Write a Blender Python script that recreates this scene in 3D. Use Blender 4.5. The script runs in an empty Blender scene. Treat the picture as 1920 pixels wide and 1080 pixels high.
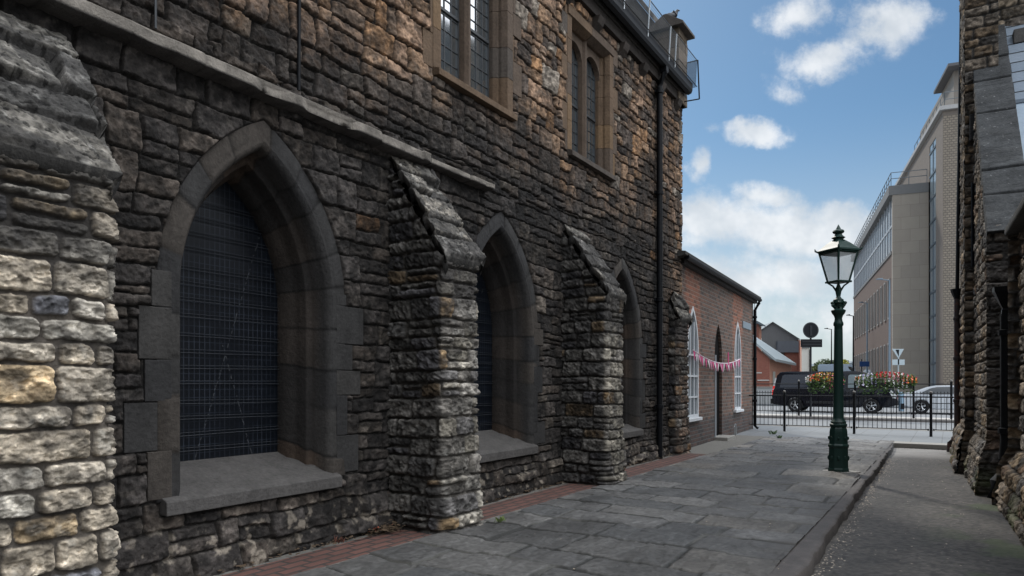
import bpy, bmesh, math, random
import numpy as np
from mathutils import Vector, Matrix
R = math.radians
sc = bpy.context.scene
COL = sc.collection
random.seed(7)

# ------------------------------------------------------------------ camera, sky, sun, exposure
EYE = 1.31
cam = bpy.data.objects.new('camera', bpy.data.cameras.new('camera')); COL.objects.link(cam)
cam.location = (0, 0, EYE); cam.rotation_euler = (R(90), 0, 0)
cam.data.sensor_width = 36; cam.data.lens = 24; cam.data.shift_y = (718 - 540) / 1920
cam.data.clip_start = .05; cam.data.clip_end = 2000
sc.camera = cam
SUN_AZ, SUN_EL = -8, 44            # degrees right of straight ahead, above the horizon
world = bpy.data.worlds.new("World"); sc.world = world; world.use_nodes = True
sc.view_settings.view_transform = 'Standard'; sc.view_settings.look = 'None'
sc.view_settings.gamma = 1; sc.view_settings.exposure = 0.22

class NT:
    def __init__(s, tree): s.t = tree; s.n = tree.nodes; s.l = tree.links
    def new(s, ty, **k):
        n = s.n.new(ty)
        for a, b in k.items(): setattr(n, a, b)
        return n
    def put(s, sock, v):
        if v is None: return
        if hasattr(v, 'is_output') or hasattr(v, 'links'): s.l.new(v, sock)
        else: sock.default_value = v
    def math(s, op, a, b=None, c=None, clamp=False):
        n = s.new('ShaderNodeMath', operation=op); n.use_clamp = clamp
        for i, x in enumerate((a, b, c)):
            if x is not None: s.put(n.inputs[i], x)
        return n.outputs[0]
    def vmath(s, op, a, b=None):
        n = s.new('ShaderNodeVectorMath', operation=op)
        s.put(n.inputs[0], a)
        if b is not None: s.put(n.inputs[1], b)
        return n.outputs['Value'] if op == 'LENGTH' else n.outputs[0]
    def mix(s, f, a, b, mode='MIX'):
        n = s.new('ShaderNodeMix', data_type='RGBA', blend_type=mode)
        s.put(n.inputs[0], f)
        s.put(n.inputs[6], (*a, 1) if isinstance(a, tuple) and len(a) == 3 else a)
        s.put(n.inputs[7], (*b, 1) if isinstance(b, tuple) and len(b) == 3 else b)
        return n.outputs[2]
    def noise(s, vec, scale, detail=4, rough=.55, dim='3D'):
        n = s.new('ShaderNodeTexNoise'); n.noise_dimensions = dim
        s.put(n.inputs['Vector'], vec); n.inputs['Scale'].default_value = scale
        n.inputs['Detail'].default_value = detail; n.inputs['Roughness'].default_value = rough
        return n.outputs['Fac']
    def ramp(s, f, stops):
        n = s.new('ShaderNodeMapRange', interpolation_type='SMOOTHSTEP')
        s.put(n.inputs[0], f); (a, va), (b, vb) = stops
        n.inputs[1].default_value = a; n.inputs[2].default_value = b; n.inputs[3].default_value = va; n.inputs[4].default_value = vb
        return n.outputs[0]

w = NT(world.node_tree); w.n.clear()
sky = w.new('ShaderNodeTexSky', sky_type='NISHITA'); sky.sun_disc = False
sky.sun_elevation = R(SUN_EL); sky.sun_rotation = R(SUN_AZ); sky.altitude = 0
sky.air_density = 1.0; sky.dust_density = .6; sky.ozone_density = 2.0
geo = w.new('ShaderNodeTexCoord').outputs['Generated']
sep = w.new('ShaderNodeSeparateXYZ'); w.l.new(geo, sep.inputs[0])
X, Y, Z = sep.outputs
Yc = w.math('MAXIMUM', Y, .05)
U = w.math('DIVIDE', X, Yc); V = w.math('DIVIDE', Z, Yc)
comb = w.new('ShaderNodeCombineXYZ'); w.l.new(U, comb.inputs[0]); w.l.new(V, comb.inputs[1]); UV = comb.outputs[0]
CL = [(1660, 42, 120, 62, 1), (1545, 98, 95, 50, 1), (1600, 75, 120, 50, .7), (1490, 22, 70, 45, .75), (1480, 150, 45, 30, .5),
      (1425, 240, 95, 34, 1), (1320, 240, 60, 20, .3), (1283, 325, 30, 50, .8), (1480, 430, 240, 62, 1.15), (1320, 425, 170, 62, 1.1), (1430, 372, 80, 36, .8),
      (1560, 420, 120, 35, .8), (1400, 530, 380, 75, .9), (1650, 590, 340, 80, .8),
      (300, -500, 420, 160, 1), (1000, -700, 420, 150, 1), (2300, -200, 400, 120, 1), (-300, 200, 500, 90, 1), (2500, 350, 400, 80, 1)]
nz = w.noise(UV, 5.0, 10, .70)
nz2 = w.noise(UV, 17.0, 5, .6)
ncol = w.new('ShaderNodeTexNoise'); w.l.new(UV, ncol.inputs['Vector']); ncol.inputs['Scale'].default_value = 4.5; ncol.inputs['Detail'].default_value = 6; ncol.inputs['Roughness'].default_value = .6
UVd = w.vmath('ADD', UV, w.vmath('MULTIPLY', w.vmath('SUBTRACT', ncol.outputs['Color'], (.5, .5, .5)), (.20, .13, 0)))
field = None
for (cx, cy, rx, ry, a) in CL:
    c = ((cx - 960) / 1280, (718 - cy) / 1280, 0)
    d = w.vmath('LENGTH', w.vmath('MULTIPLY', w.vmath('SUBTRACT', UVd, c), (1280 / rx, 1280 / ry, 0)))
    b = w.math('MULTIPLY', w.math('MAXIMUM', w.math('SUBTRACT', 1.15, d), 0), a)
    field = b if field is None else w.math('MAXIMUM', field, b)
f2 = w.math('ADD', field, w.math('ADD', w.math('MULTIPLY', w.math('SUBTRACT', nz, .5), 2.3), w.math('MULTIPLY', w.math('SUBTRACT', nz2, .5), .8)))
f2 = w.math('ADD', f2, w.math('MULTIPLY', w.math('SUBTRACT', w.noise(UV, 2.2, 3, .5), .5), .8))
front = w.ramp(f2, ((.0, 0), (.85, 1)))
front = w.math('MULTIPLY', front, w.ramp(field, ((0, 0), (.28, 1))))
# clouds for the rest of the sky dome
Zc = w.math('ADD', w.math('MAXIMUM', Z, 0), .18)
c2 = w.new('ShaderNodeCombineXYZ'); w.l.new(w.math('DIVIDE', X, Zc), c2.inputs[0]); w.l.new(w.math('DIVIDE', Y, Zc), c2.inputs[1])
dome = w.ramp(w.noise(c2.outputs[0], 1.1, 6, .6), ((.42, 0), (.6, 1)))
isf = w.ramp(Y, ((.12, 0), (.3, 1)))
mask = w.math('ADD', w.math('MULTIPLY', front, isf), w.math('MULTIPLY', dome, w.math('SUBTRACT', 1, isf)))
horizon = w.ramp(Z, ((0.0, 1), (.36, 0)))
skyc = w.mix(w.math('MULTIPLY', horizon, .75), w.mix(1, sky.outputs[0], (.43, .57, .62), 'MULTIPLY'), (4.8, 5.15, 5.35))
cloudc = w.mix(w.ramp(w.noise(UV, 9.0, 4, .6), ((.35, 0), (.65, 1))), (4.9, 5.25, 5.6), (6.8, 6.95, 7.1))
fin = w.mix(w.math('MULTIPLY', mask, .88), skyc, cloudc)
# out-of-view bright cloud added right and overhead to light the wall softly
fill_bank = w.math('MAXIMUM', w.math('MULTIPLY', w.ramp(U, ((.95, 0), (1.8, 1))), w.ramp(X, ((.1, 0), (.3, 1)))), w.math('MULTIPLY', w.ramp(V, ((.85, 0), (1.5, 1))), w.ramp(X, ((-.35, 0), (.35, 1)))))
fill_bank = w.math('MULTIPLY', fill_bank, w.ramp(Z, ((.22, .12), (.75, 1))))
fill_bank = w.math('MULTIPLY', fill_bank, w.math('ADD', .65, w.math('MULTIPLY', w.noise(c2.outputs[0], 1.6, 5, .6), .7)))
fin = w.mix(w.ramp(Y, ((.0, .8), (.12, 0))), fin, w.mix(mask, (2.6, 3.4, 4.4), (10.5, 10.6, 10.8)))  # unseen sky behind the camera, raised to lift surfaces facing it
fin = w.mix(w.math('MULTIPLY', w.ramp(Z, ((-.02, 1), (.0, 0))), 1), fin, (.5, .5, .5))
fin = w.mix(fill_bank, fin, (24, 24.6, 25.6))
bg = w.new('ShaderNodeBackground'); w.l.new(fin, bg.inputs[0]); bg.inputs[1].default_value = .12
wo = w.new('ShaderNodeOutputWorld'); w.l.new(bg.outputs[0], wo.inputs[0])

sl = bpy.data.lights.new('sun', 'SUN'); sl.energy = 2.0; sl.angle = R(6); sl.color = (1, .95, .87)
so = bpy.data.objects.new('sun', sl); COL.objects.link(so)
sd = Vector((math.sin(R(SUN_AZ)) * math.cos(R(SUN_EL)), math.cos(R(SUN_AZ)) * math.cos(R(SUN_EL)), math.sin(R(SUN_EL))))
so.rotation_euler = sd.to_track_quat('Z', 'Y').to_euler(); so.location = (0, 0, 30)

# ------------------------------------------------------------------ materials
MATS = {}
def mat(name, col=(.5, .5, .5), rough=.8, metal=0, var=.25, scale=6, bump=0, bscale=40, spec=.5, attr=False, rust=None, emit=None, streak=0):
    if name in MATS: return MATS[name]
    m = bpy.data.materials.new(name); m.use_nodes = True; t = NT(m.node_tree)
    p = t.n['Principled BSDF']; tc = t.new('ShaderNodeTexCoord').outputs['Object']
    if attr:
        a = t.new('ShaderNodeAttribute', attribute_name='Col'); base = a.outputs['Color']
    else: base = (*col, 1)
    n1 = t.noise(tc, scale, 5, .6); n2 = t.noise(tc, scale * 7, 4, .6)
    f = t.math('ADD', 1 - var, t.math('MULTIPLY', t.math('ADD', t.math('MULTIPLY', n1, .45), t.math('MULTIPLY', n2, .55)), var * 2))
    if streak:
        mp = t.new('ShaderNodeMapping'); t.l.new(tc, mp.inputs[0]); mp.inputs['Scale'].default_value = (9, 9, .5)
        f = t.math('MULTIPLY', f, t.math('ADD', 1 - streak, t.math('MULTIPLY', t.noise(mp.outputs[0], 1.0, 3), 2 * streak)))
    g = t.new('ShaderNodeCombineXYZ')
    for i in range(3): t.l.new(f, g.inputs[i])
    c = t.mix(1, base, g.outputs[0], 'MULTIPLY')
    if rust: c = t.mix(t.ramp(t.noise(tc, scale * 2.3, 4), ((.52, 0), (.68, .9))), c, rust)
    t.l.new(c, p.inputs['Base Color'])
    p.inputs['Roughness'].default_value = rough; p.inputs['Metallic'].default_value = metal
    p.inputs['Specular IOR Level'].default_value = spec
    if bump:
        b = t.new('ShaderNodeBump'); b.inputs['Strength'].default_value = 1; b.inputs['Distance'].default_value = bump
        t.l.new(t.noise(tc, bscale, 6, .65), b.inputs['Height']); t.l.new(b.outputs[0], p.inputs['Normal'])
    if emit:
        p.inputs['Emission Color'].default_value = (*emit[0], 1); p.inputs['Emission Strength'].default_value = emit[1]
    MATS[name] = m; return m

def brick_mat(name, c1, c2, mortar, bw=.225, bh=.075, ms=.012, axis='XZ', var=.3, bump=.006, patch=None, rough=.85, dirt=0.0, squash=1):
    if name in MATS: return MATS[name]
    m = bpy.data.materials.new(name); m.use_nodes = True; t = NT(m.node_tree); p = t.n['Principled BSDF']
    tc = t.new('ShaderNodeTexCoord').outputs['Object']; s = t.new('ShaderNodeSeparateXYZ'); t.l.new(tc, s.inputs[0])
    cb = t.new('ShaderNodeCombineXYZ'); t.l.new(s.outputs['XYZ'.index(axis[0])], cb.inputs[0]); t.l.new(s.outputs['XYZ'.index(axis[1])], cb.inputs[1])
    br = t.new('ShaderNodeTexBrick'); t.l.new(cb.outputs[0], br.inputs['Vector'])
    br.inputs['Scale'].default_value = 1; br.inputs['Brick Width'].default_value = bw; br.inputs['Row Height'].default_value = bh
    br.inputs['Mortar Size'].default_value = ms; br.inputs['Mortar Smooth'].default_value = .3; br.inputs['Bias'].default_value = 0
    br.inputs['Color1'].default_value = (*c1, 1); br.inputs['Color2'].default_value = (*c2, 1); br.inputs['Mortar'].default_value = (*mortar, 1)
    n1 = t.noise(tc, 1.4, 5, .65); n2 = t.noise(tc, 22, 4, .6)
    f = t.math('ADD', 1 - var, t.math('MULTIPLY', t.math('ADD', t.math('MULTIPLY', n1, .6), t.math('MULTIPLY', n2, .4)), var * 2))
    g = t.new('ShaderNodeCombineXYZ')
    for i in range(3): t.l.new(f, g.inputs[i])
    c = t.mix(1, br.outputs[0], g.outputs[0], 'MULTIPLY')
    if patch: c = t.mix(t.ramp(n1, ((.5, 0), (.62, .75))), c, t.mix(1, c, patch, 'MULTIPLY'))
    t.l.new(c, p.inputs['Base Color']); p.inputs['Roughness'].default_value = rough
    if bump:
        b = t.new('ShaderNodeBump'); b.inputs['Distance'].default_value = bump; b.inputs['Strength'].default_value = 1
        h = t.math('ADD', t.math('SUBTRACT', 1, br.outputs[1]), t.math('MULTIPLY', n2, .5))
        t.l.new(h, b.inputs['Height']); t.l.new(b.outputs[0], p.inputs['Normal'])
    MATS[name] = m; return m

def glass_mat(name, col, rough=.08, spec=1.0, ior=1.8):
    m = mat(name, col, rough, 0, .15, 2, 0, 40, spec); m.node_tree.nodes['Principled BSDF'].inputs['IOR'].default_value = ior; return m

STONE = mat('rubble_stone', attr=True, rough=.9, var=.75, scale=13, bump=.016, bscale=42, spec=.35)
DRESS = mat('dressed_stone', attr=True, rough=.9, var=.95, scale=5, bump=.012, bscale=30, streak=.35, spec=.3)
FLAG = mat('flag_stone', attr=True, rough=.66, var=.4, scale=6, bump=.006, bscale=34)
ASPH = mat('lane_asphalt', (.075, .07, .066), .8, 0, .35, 2.2, .006, 130)
LEAD = mat('lead', (.06, .065, .07), .5, .3)
BLACKM = mat('black_paint', (.006, .007, .009), .5, 0, .3, 8, .0006, 60, .18)
IRON = mat('rusty_black_pipe', (.03, .022, .022), .5, 0, .3, 4, .001, 50, rust=(.10, .035, .02))
GREEN = mat('green_paint', (.005, .032, .026), .5, 0, .35, 5, .0008, 60)
SLATE = brick_mat('slates', (.10, .13, .16), (.14, .17, .20), (.02, .024, .03), .26, .14, .008, 'XZ', .25, .008)
ROOFD = brick_mat('dark_slates', (.035, .037, .04), (.05, .052, .056), (.012, .012, .013), .28, .16, .01, 'XZ', .3, .01)
WHITE = mat('white_paint', (.66, .69, .72), .45, 0, .15, 4)
CREAMC = mat('pale_concrete', (.27, .26, .24), .85, 0, .25, 3, .002, 70)

# ------------------------------------------------------------------ object helpers
def link(o, parent=None):
    COL.objects.link(o)
    if parent is not None: o.parent = parent
    return o
def tag(o, label=None, cat=None, group=None, kind=None):
    if label: o['label'] = label
    if cat: o['category'] = cat
    if group: o['group'] = group
    if kind: o['kind'] = kind
    return o
def empty(name, loc=(0, 0, 0), rz=0, parent=None, **k):
    o = bpy.data.objects.new(name, None); o.location = loc; o.rotation_euler = (0, 0, rz); o.empty_display_size = .2
    link(o, parent); return tag(o, **k)

class MB:
    def __init__(s): s.v = []; s.f = []; s.m = []; s.c = []; s.mi = 0; s.col = (1, 1, 1)
    def _add(s, vs, fs):
        b = len(s.v); s.v += [tuple(p) for p in vs]; s.c += [s.col] * len(vs)
        s.f += [tuple(b + i for i in f) for f in fs]; s.m += [s.mi] * len(fs); return s
    def box(s, x0, x1, y0, y1, z0, z1):
        x0, x1 = sorted((x0, x1)); y0, y1 = sorted((y0, y1)); z0, z1 = sorted((z0, z1))
        return s._add([(x, y, z) for z in (z0, z1) for y in (y0, y1) for x in (x0, x1)],
                      [(0, 2, 3, 1), (4, 5, 7, 6), (0, 1, 5, 4), (2, 6, 7, 3), (0, 4, 6, 2), (1, 3, 7, 5)])
    def quad(s, a, b, c, d): return s._add([a, b, c, d], [(0, 1, 2, 3)])
    def prism(s, poly, axis, a, b):
        n = len(poly)
        def P(p, t): return {'x': (t, p[0], p[1]), 'y': (p[0], t, p[1]), 'z': (p[0], p[1], t)}[axis]
        vs = [P(p, a) for p in poly] + [P(p, b) for p in poly]
        fs = [tuple(range(n))[::-1], tuple(range(n, 2 * n))] + [(i, (i + 1) % n, n + (i + 1) % n, n + i) for i in range(n)]
        return s._add(vs, fs)
    def tube(s, pts, r, n=10, caps=True):
        pts = [Vector(p) for p in pts]; rs = r if isinstance(r, (list, tuple)) else [r] * len(pts)
        rings = []; up = Vector((0, 0, 1))
        for i, p in enumerate(pts):
            d = (pts[min(i + 1, len(pts) - 1)] - pts[max(i - 1, 0)]).normalized()
            a = d.cross(up if abs(d.z) < .95 else Vector((1, 0, 0))).normalized(); b = d.cross(a)
            rings.append([p + (a * math.cos(2 * math.pi * k / n) + b * math.sin(2 * math.pi * k / n)) * rs[i] for k in range(n)])
        vs = [q for ring in rings for q in ring]
        fs = [(i * n + k, i * n + (k + 1) % n, (i + 1) * n + (k + 1) % n, (i + 1) * n + k) for i in range(len(pts) - 1) for k in range(n)]
        if caps: fs += [tuple(range(n))[::-1], tuple(range((len(pts) - 1) * n, len(pts) * n))]
        return s._add(vs, fs)
    def lathe(s, prof, n=24, cx=0, cy=0, rot=0, sq=False):
        vs = []
        for (r, z) in prof:
            for k in range(n):
                a = rot + 2 * math.pi * k / n
                vs.append((cx + r * math.cos(a), cy + r * math.sin(a), z))
        fs = [(i * n + k, i * n + (k + 1) % n, (i + 1) * n + (k + 1) % n, (i + 1) * n + k) for i in range(len(prof) - 1) for k in range(n)]
        fs += [tuple(range(n))[::-1], tuple(range((len(prof) - 1) * n, len(prof) * n))]
        return s._add(vs, fs)
    def ball(s, c, r, n=10, m=6, sx=1, sy=1, sz=1):
        vs = [(c[0] + r * sx * math.sin(math.pi * i / m) * math.cos(2 * math.pi * k / n), c[1] + r * sy * math.sin(math.pi * i / m) * math.sin(2 * math.pi * k / n), c[2] + r * sz * math.cos(math.pi * i / m)) for i in range(m + 1) for k in range(n)]
        return s._add(vs, [(i * n + k, (i + 1) * n + k, (i + 1) * n + (k + 1) % n, i * n + (k + 1) % n) for i in range(m) for k in range(n)])
    def build(s, name, mats, parent=None, smooth=False, bevel=0, loc=None, rz=None):
        me = bpy.data.meshes.new(name); me.from_pydata(s.v, [], s.f)
        for m in (mats if isinstance(mats, (list, tuple)) else [mats]): me.materials.append(m)
        me.polygons.foreach_set('material_index', s.m)
        a = me.color_attributes.new('Col', 'FLOAT_COLOR', 'POINT')
        a.data.foreach_set('color', np.c_[np.array(s.c, dtype=np.float32).reshape(-1, 3), np.ones(len(s.v), dtype=np.float32)].ravel())
        me.update()
        bm = bmesh.new(); bm.from_mesh(me); bmesh.ops.recalc_face_normals(bm, faces=bm.faces)
        bm.to_mesh(me); bm.free()
        if smooth:
            me.polygons.foreach_set('use_smooth', [True] * len(me.polygons)); 
            try: me.set_sharp_from_angle(angle=R(40))
            except Exception: pass
        o = bpy.data.objects.new(name, me); link(o, parent)
        if bevel:
            b = o.modifiers.new('bevel', 'BEVEL'); b.width = bevel; b.segments = 2; b.limit_method = 'ANGLE'
        if loc: o.location = loc
        if rz is not None: o.rotation_euler = (0, 0, rz)
        return o

# ------------------------------------------------------------------ numpy noise and stone layouts
def hsh(a, b, seed):
    x = np.sin(a * 127.1 + b * 311.7 + seed * 74.7) * 43758.5453
    return x - np.floor(x)
def vn(x, y, seed=0):
    ix = np.floor(x); iy = np.floor(y); fx = x - ix; fy = y - iy
    fx = fx * fx * (3 - 2 * fx); fy = fy * fy * (3 - 2 * fy)
    a = hsh(ix, iy, seed); b = hsh(ix + 1, iy, seed); c = hsh(ix, iy + 1, seed); d = hsh(ix + 1, iy + 1, seed)
    return (a + (b - a) * fx) * (1 - fy) + (c + (d - c) * fx) * fy
def fbm(x, y, o=4, seed=0):
    t = 0; a = .5; n = 0
    for i in range(o):
        t = t + a * vn(x, y, seed + i * 13.7); n += a; a *= .5; x = x * 2.03 + 5.1; y = y * 2.03 + 3.7
    return t / n
def ss(x, a, b):
    t = np.clip((x - a) / (b - a), 0, 1); return t * t * (3 - 2 * t)
def rbox(u, v, l, r_, b, t, rad):
    cx = (l + r_) / 2; cy = (b + t) / 2
    qx = np.abs(u - cx) - ((r_ - l) / 2 - rad); qy = np.abs(v - cy) - ((t - b) / 2 - rad)
    return rad - (np.hypot(np.maximum(qx, 0), np.maximum(qy, 0)) + np.minimum(np.maximum(qx, qy), 0))
def coursed(u, v, seed, hr=(.12, .24), wr=(.16, .45), warp=.03, rad=.03, split=.18):
    """courses of stones: returns id (random 0..1 x3), distance inside the stone's edge, local x and y"""
    uu = u + warp * 1.6 * (fbm(u * 2.2, v * 2.2, 3, seed) - .5) + warp * .5 * (fbm(u * 9, v * 9, 2, seed + 3) - .5)
    vv = v + warp * 1.5 * (fbm(u * 1.1, v * .9, 3, seed + 7) - .5) + warp * .6 * (fbm(u * 8, v * 8, 2, seed + 9) - .5)
    rg = random.Random(seed)
    b = [float(vv.min()) - .3]
    while b[-1] < vv.max() + .3: b.append(b[-1] + rg.uniform(*hr))
    b = np.array(b); ci = np.clip(np.searchsorted(b, vv) - 1, 0, len(b) - 2)
    L = np.zeros_like(u); Rr = np.zeros_like(u); ID = np.zeros_like(u); umin, umax = float(uu.min()) - .5, float(uu.max()) + .5
    for c in range(len(b) - 1):
        m = ci == c
        h = b[c + 1] - b[c]
        j = [umin - rg.random() * wr[1]]
        while j[-1] < umax: j.append(j[-1] + rg.uniform(*wr) * (.75 + h / (hr[0] + hr[1])))
        if not m.any(): continue
        j = np.array(j); k = np.clip(np.searchsorted(j, uu[m]) - 1, 0, len(j) - 2)
        L[m] = j[k]; Rr[m] = j[k + 1]; ID[m] = c * 97 + k
    B = b[ci]; T = b[ci + 1]
    sp = hsh(ID, ID * .37, seed + 1.5); mid = B + (T - B) * (.4 + .2 * hsh(ID, 3.1, seed))
    s_ = (sp < split) & ((T - B) > hr[0] * 1.1); up = vv > mid
    B = np.where(s_ & up, mid, B); T = np.where(s_ & ~up, mid, T); ID = ID + np.where(s_ & up, .5, 0)
    d = rbox(uu, vv, L, Rr, B, T, rad)
    return (hsh(ID, 1.3, seed), hsh(ID, 7.7, seed), hsh(ID, 15.1, seed)), d, (uu - (L + Rr) / 2), (vv - (B + T) / 2)
def rubble(u, v, seed, cell=.22, asp=1.35):
    uu = (u + .05 * (fbm(u * 4, v * 4, 3, seed) - .5)) / (cell * asp); vv = (v + .05 * (fbm(u * 4, v * 4, 3, seed + 5) - .5)) / cell
    ix = np.floor(uu); iy = np.floor(vv)
    f1 = np.full_like(u, 9.); f2 = np.full_like(u, 9.); ia = np.zeros_like(u); ib = np.zeros_like(u); lx = np.zeros_like(u); ly = np.zeros_like(u)
    for dx in (-1, 0, 1):
        for dy in (-1, 0, 1):
            cx = ix + dx; cy = iy + dy
            px = cx + .12 + .76 * hsh(cx, cy, seed); py = cy + .15 + .7 * hsh(cx, cy, seed + 31)
            ax = np.abs(uu - px); ay = np.abs(vv - py)
            dd = (ax ** 2.8 + ay ** 2.8) ** (1 / 2.8)
            n = dd < f1
            f2 = np.where(n, f1, np.minimum(f2, dd)); f1 = np.where(n, dd, f1)
            ia = np.where(n, cx, ia); ib = np.where(n, cy, ib); lx = np.where(n, uu - px, lx); ly = np.where(n, vv - py, ly)
    d = (f2 - f1) * cell * .5 + .004
    return (hsh(ia, ib, seed + 2), hsh(ia, ib, seed + 4), hsh(ia, ib, seed + 6)), d, lx * cell * asp, ly * cell
def pick(r, pal):
    """palette [(weight, colour)] -> colours by random r"""
    wts = np.cumsum([p[0] for p in pal]); wts = wts / wts[-1]
    i = np.clip(np.searchsorted(wts, r), 0, len(pal) - 1)
    return np.array([p[1] for p in pal], dtype=np.float64)[i]
def relief_of(ids, d, lx, ly, u, v, seed, gap=.008, bev=.03, depth=.03, rough=.014, tilt=.12, proud=.02):
    r1, r2, r3 = ids
    e = d - gap - .016 * (fbm(u * 22, v * 22, 3, seed + 40) - .35)
    p = np.clip(e / bev, 0, 1); prof = np.sqrt(1 - (1 - p) ** 2)
    rg = 1 - np.abs(2 * fbm(u * 10 + r1 * 40, v * 11 + r2 * 40, 4, seed + 20) - 1)
    fine = fbm(u * 42, v * 42, 3, seed + 60) - .5; st = ss(fbm(u * 15 + r2 * 30, v * 22 + r1 * 30, 3, seed + 66), .47, .53)
    h = prof * (depth * .65 + proud * r1 + tilt * ((r2 - .5) * lx + (r3 - .5) * ly) + rough * .8 * (rg - .55) + rough * 1.1 * fine + rough * .35 * st)
    h = h + (1 - prof) * .008 * (fbm(u * 30, v * 30, 2, seed + 80) - .5)
    return h, prof
def colour_of(ids, prof, u, v, seed, pal, mortar, lich=.0, lichc=(.5, .5, .47), mot=.5):
    c = pick(ids[2], pal) * (.55 + .85 * ids[0][..., None])
    n = fbm(u * 7, v * 9, 4, seed + 11)[..., None]; n2 = fbm(u * 40, v * 40, 2, seed + 12)[..., None]
    n3 = fbm(u * 18, v * 20, 3, seed + 14)[..., None]; c = c * (1 - mot + 2 * mot * (.6 * n + .4 * n2)) * (.45 + 1.1 * ss(n3, .25, .8))
    dk = ss(fbm(u * 5, v * 12, 4, seed + 15), .55, .72)[..., None]; c = c * (1 - .55 * dk * mot)
    sc_ = ss(fbm(u * 24, v * 30, 4, seed + 19), .58, .68)[..., None] * .5; c = c * (1 + 1.1 * sc_)
    if lich:
        l = ss(fbm(u * 16, v * 16, 4, seed + 17) + .12 * (fbm(u * 1.5, v * 1.5, 2, seed + 18) - .5), .66, .74)[..., None] * lich
        c = c * (1 - l) + np.array(lichc) * l
    m = np.array(mortar) * (.7 + .6 * fbm(u * 14, v * 14, 3, seed + 21)[..., None])
    q = ss(prof, .25, .75)[..., None]
    return c * q + m * (1 - q)
def grid_mesh(name, P, C, material, parent, keep=None):
    """P (nu,nv,3) points, C (nu,nv,3) colours; keep (nu-1,nv-1) faces"""
    nu, nv = P.shape[:2]
    idx = np.arange(nu * nv).reshape(nu, nv)
    q = np.stack([idx[:-1, :-1], idx[1:, :-1], idx[1:, 1:], idx[:-1, 1:]], -1).reshape(-1, 4)
    if keep is not None: q = q[keep.ravel()]
    used = np.unique(q); remap = np.full(nu * nv, -1); remap[used] = np.arange(len(used)); q = remap[q]
    pts = P.reshape(-1, 3)[used].astype(np.float32); cols = C.reshape(-1, 3)[used].astype(np.float32)
    me = bpy.data.meshes.new(name); me.vertices.add(len(pts)); me.vertices.foreach_set('co', pts.ravel())
    me.loops.add(q.size); me.loops.foreach_set('vertex_index', q.ravel().astype(np.int32))
    me.polygons.add(len(q)); me.polygons.foreach_set('loop_start', np.arange(0, q.size, 4, dtype=np.int32))
    me.polygons.foreach_set('use_smooth', np.ones(len(q), dtype=bool))
    me.update(calc_edges=True); me.validate()
    a = me.color_attributes.new('Col', 'FLOAT_COLOR', 'POINT'); a.data.foreach_set('color', np.c_[cols, np.ones(len(cols), np.float32)].astype(np.float32).ravel())
    me.materials.append(material)
    o = bpy.data.objects.new(name, me); return link(o, parent)

PAL_LOW = [(5, (.033, .0315, .032)), (4, (.042, .039, .038)), (3, (.053, .047, .043)), (1.2, (.075, .069, .063)), (.07, (.085, .052, .03)), (1, (.023, .022, .023))]
PAL_UP = [(4, (.125, .088, .064)), (3, (.088, .066, .051)), (2.5, (.145, .10, .068)), (2.5, (.052, .044, .040)), (.5, (.17, .105, .06)), (1, (.13, .12, .108))]
PAL_PIER = [(4, (.50, .43, .335)), (3, (.42, .37, .30)), (2.5, (.30, .275, .235)), (.35, (.42, .32, .20)), (1.0, (.13, .13, .14)), (2, (.52, .48, .41))]
PAL_BUT = [(4, (.22, .20, .165)), (3, (.165, .152, .135)), (2, (.11, .104, .10)), (.7, (.26, .18, .10)), (1, (.29, .27, .24))]
PAL_SIDE = [(4, (.085, .080, .073)), (3, (.066, .063, .060)), (2, (.050, .048, .050)), (.6, (.13, .095, .06))]
PAL_DRESS = [(1, (.034, .033, .0325)), (1, (.042, .040, .038)), (.6, (.029, .0285, .029)), (.5, (.052, .045, .039))]
PAL_UPD = [(2, (.135, .092, .060)), (1, (.175, .115, .066)), (1.2, (.11, .082, .062)), (.6, (.088, .074, .063))]

# ------------------------------------------------------------------ church frame: x along the wall (away), y into the wall, z up
TH = math.atan2(820, 1280); D0 = 4.34
CH_LOC = (-D0 * math.cos(TH), D0 * math.sin(TH), 0); CH_RZ = math.pi / 2 - TH
def frame_world(s, wv, z=0):   # s along, wv out of the wall (towards the alley)
    return Vector((s * math.sin(TH) + (wv - D0) * math.cos(TH), s * math.cos(TH) - (wv - D0) * math.sin(TH), z))
church = empty('stone_church', CH_LOC, CH_RZ, label='soot-blackened medieval stone church with three pointed windows and buttresses, filling the left side', cat='church')
HW, SPR, E_OUT = .685, 1.94, .13
WIN = [3.3, 6.52, 9.96]
UPW = [(5.40, 6.63), (8.23, 9.46)]; UZ0, UZ1 = 4.45, 6.27
rq = random.Random(5)
QUO = []      # dressed corner blocks (x0,x1,z0,z1,colour pick)
for c in WIN:
    for sgn in (-1, 1):
        z = .55; k = rq.randint(0, 1)
        while z < SPR + .05:
            h = rq.uniform(.2, .36); e = (.19, .06)[k % 2] + rq.uniform(-.05, .06)
            a, b = c + sgn * (HW - .005), c + sgn * (HW + .10 + e); QUO.append((min(a, b), max(a, b), z, min(z + h, SPR + .12), rq.random(), 'low')); z += h; k += 1
for (a0, b0) in UPW:
    for sgn, xx in ((-1, a0), (1, b0)):
        z = UZ0 - .02; k = rq.randint(0, 1)
        while z < UZ1 + .1:
            h = rq.uniform(.22, .38); e = (.22, .09)[k % 2] + rq.uniform(-.03, .04)
            p, q = xx + sgn * .002, xx + sgn * (.06 + e); QUO.append((min(p, q), max(p, q), z, min(z + h, UZ1 + .14), rq.random(), 'up')); z += h; k += 1
def sd_arch(s, v, c, e, v0):
    x = np.abs(s - c)
    a = np.where(v < SPR, x - (HW + e), np.hypot(x + HW, v - SPR) - (2 * HW + e))
    return np.maximum(a, v0 - v)
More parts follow.
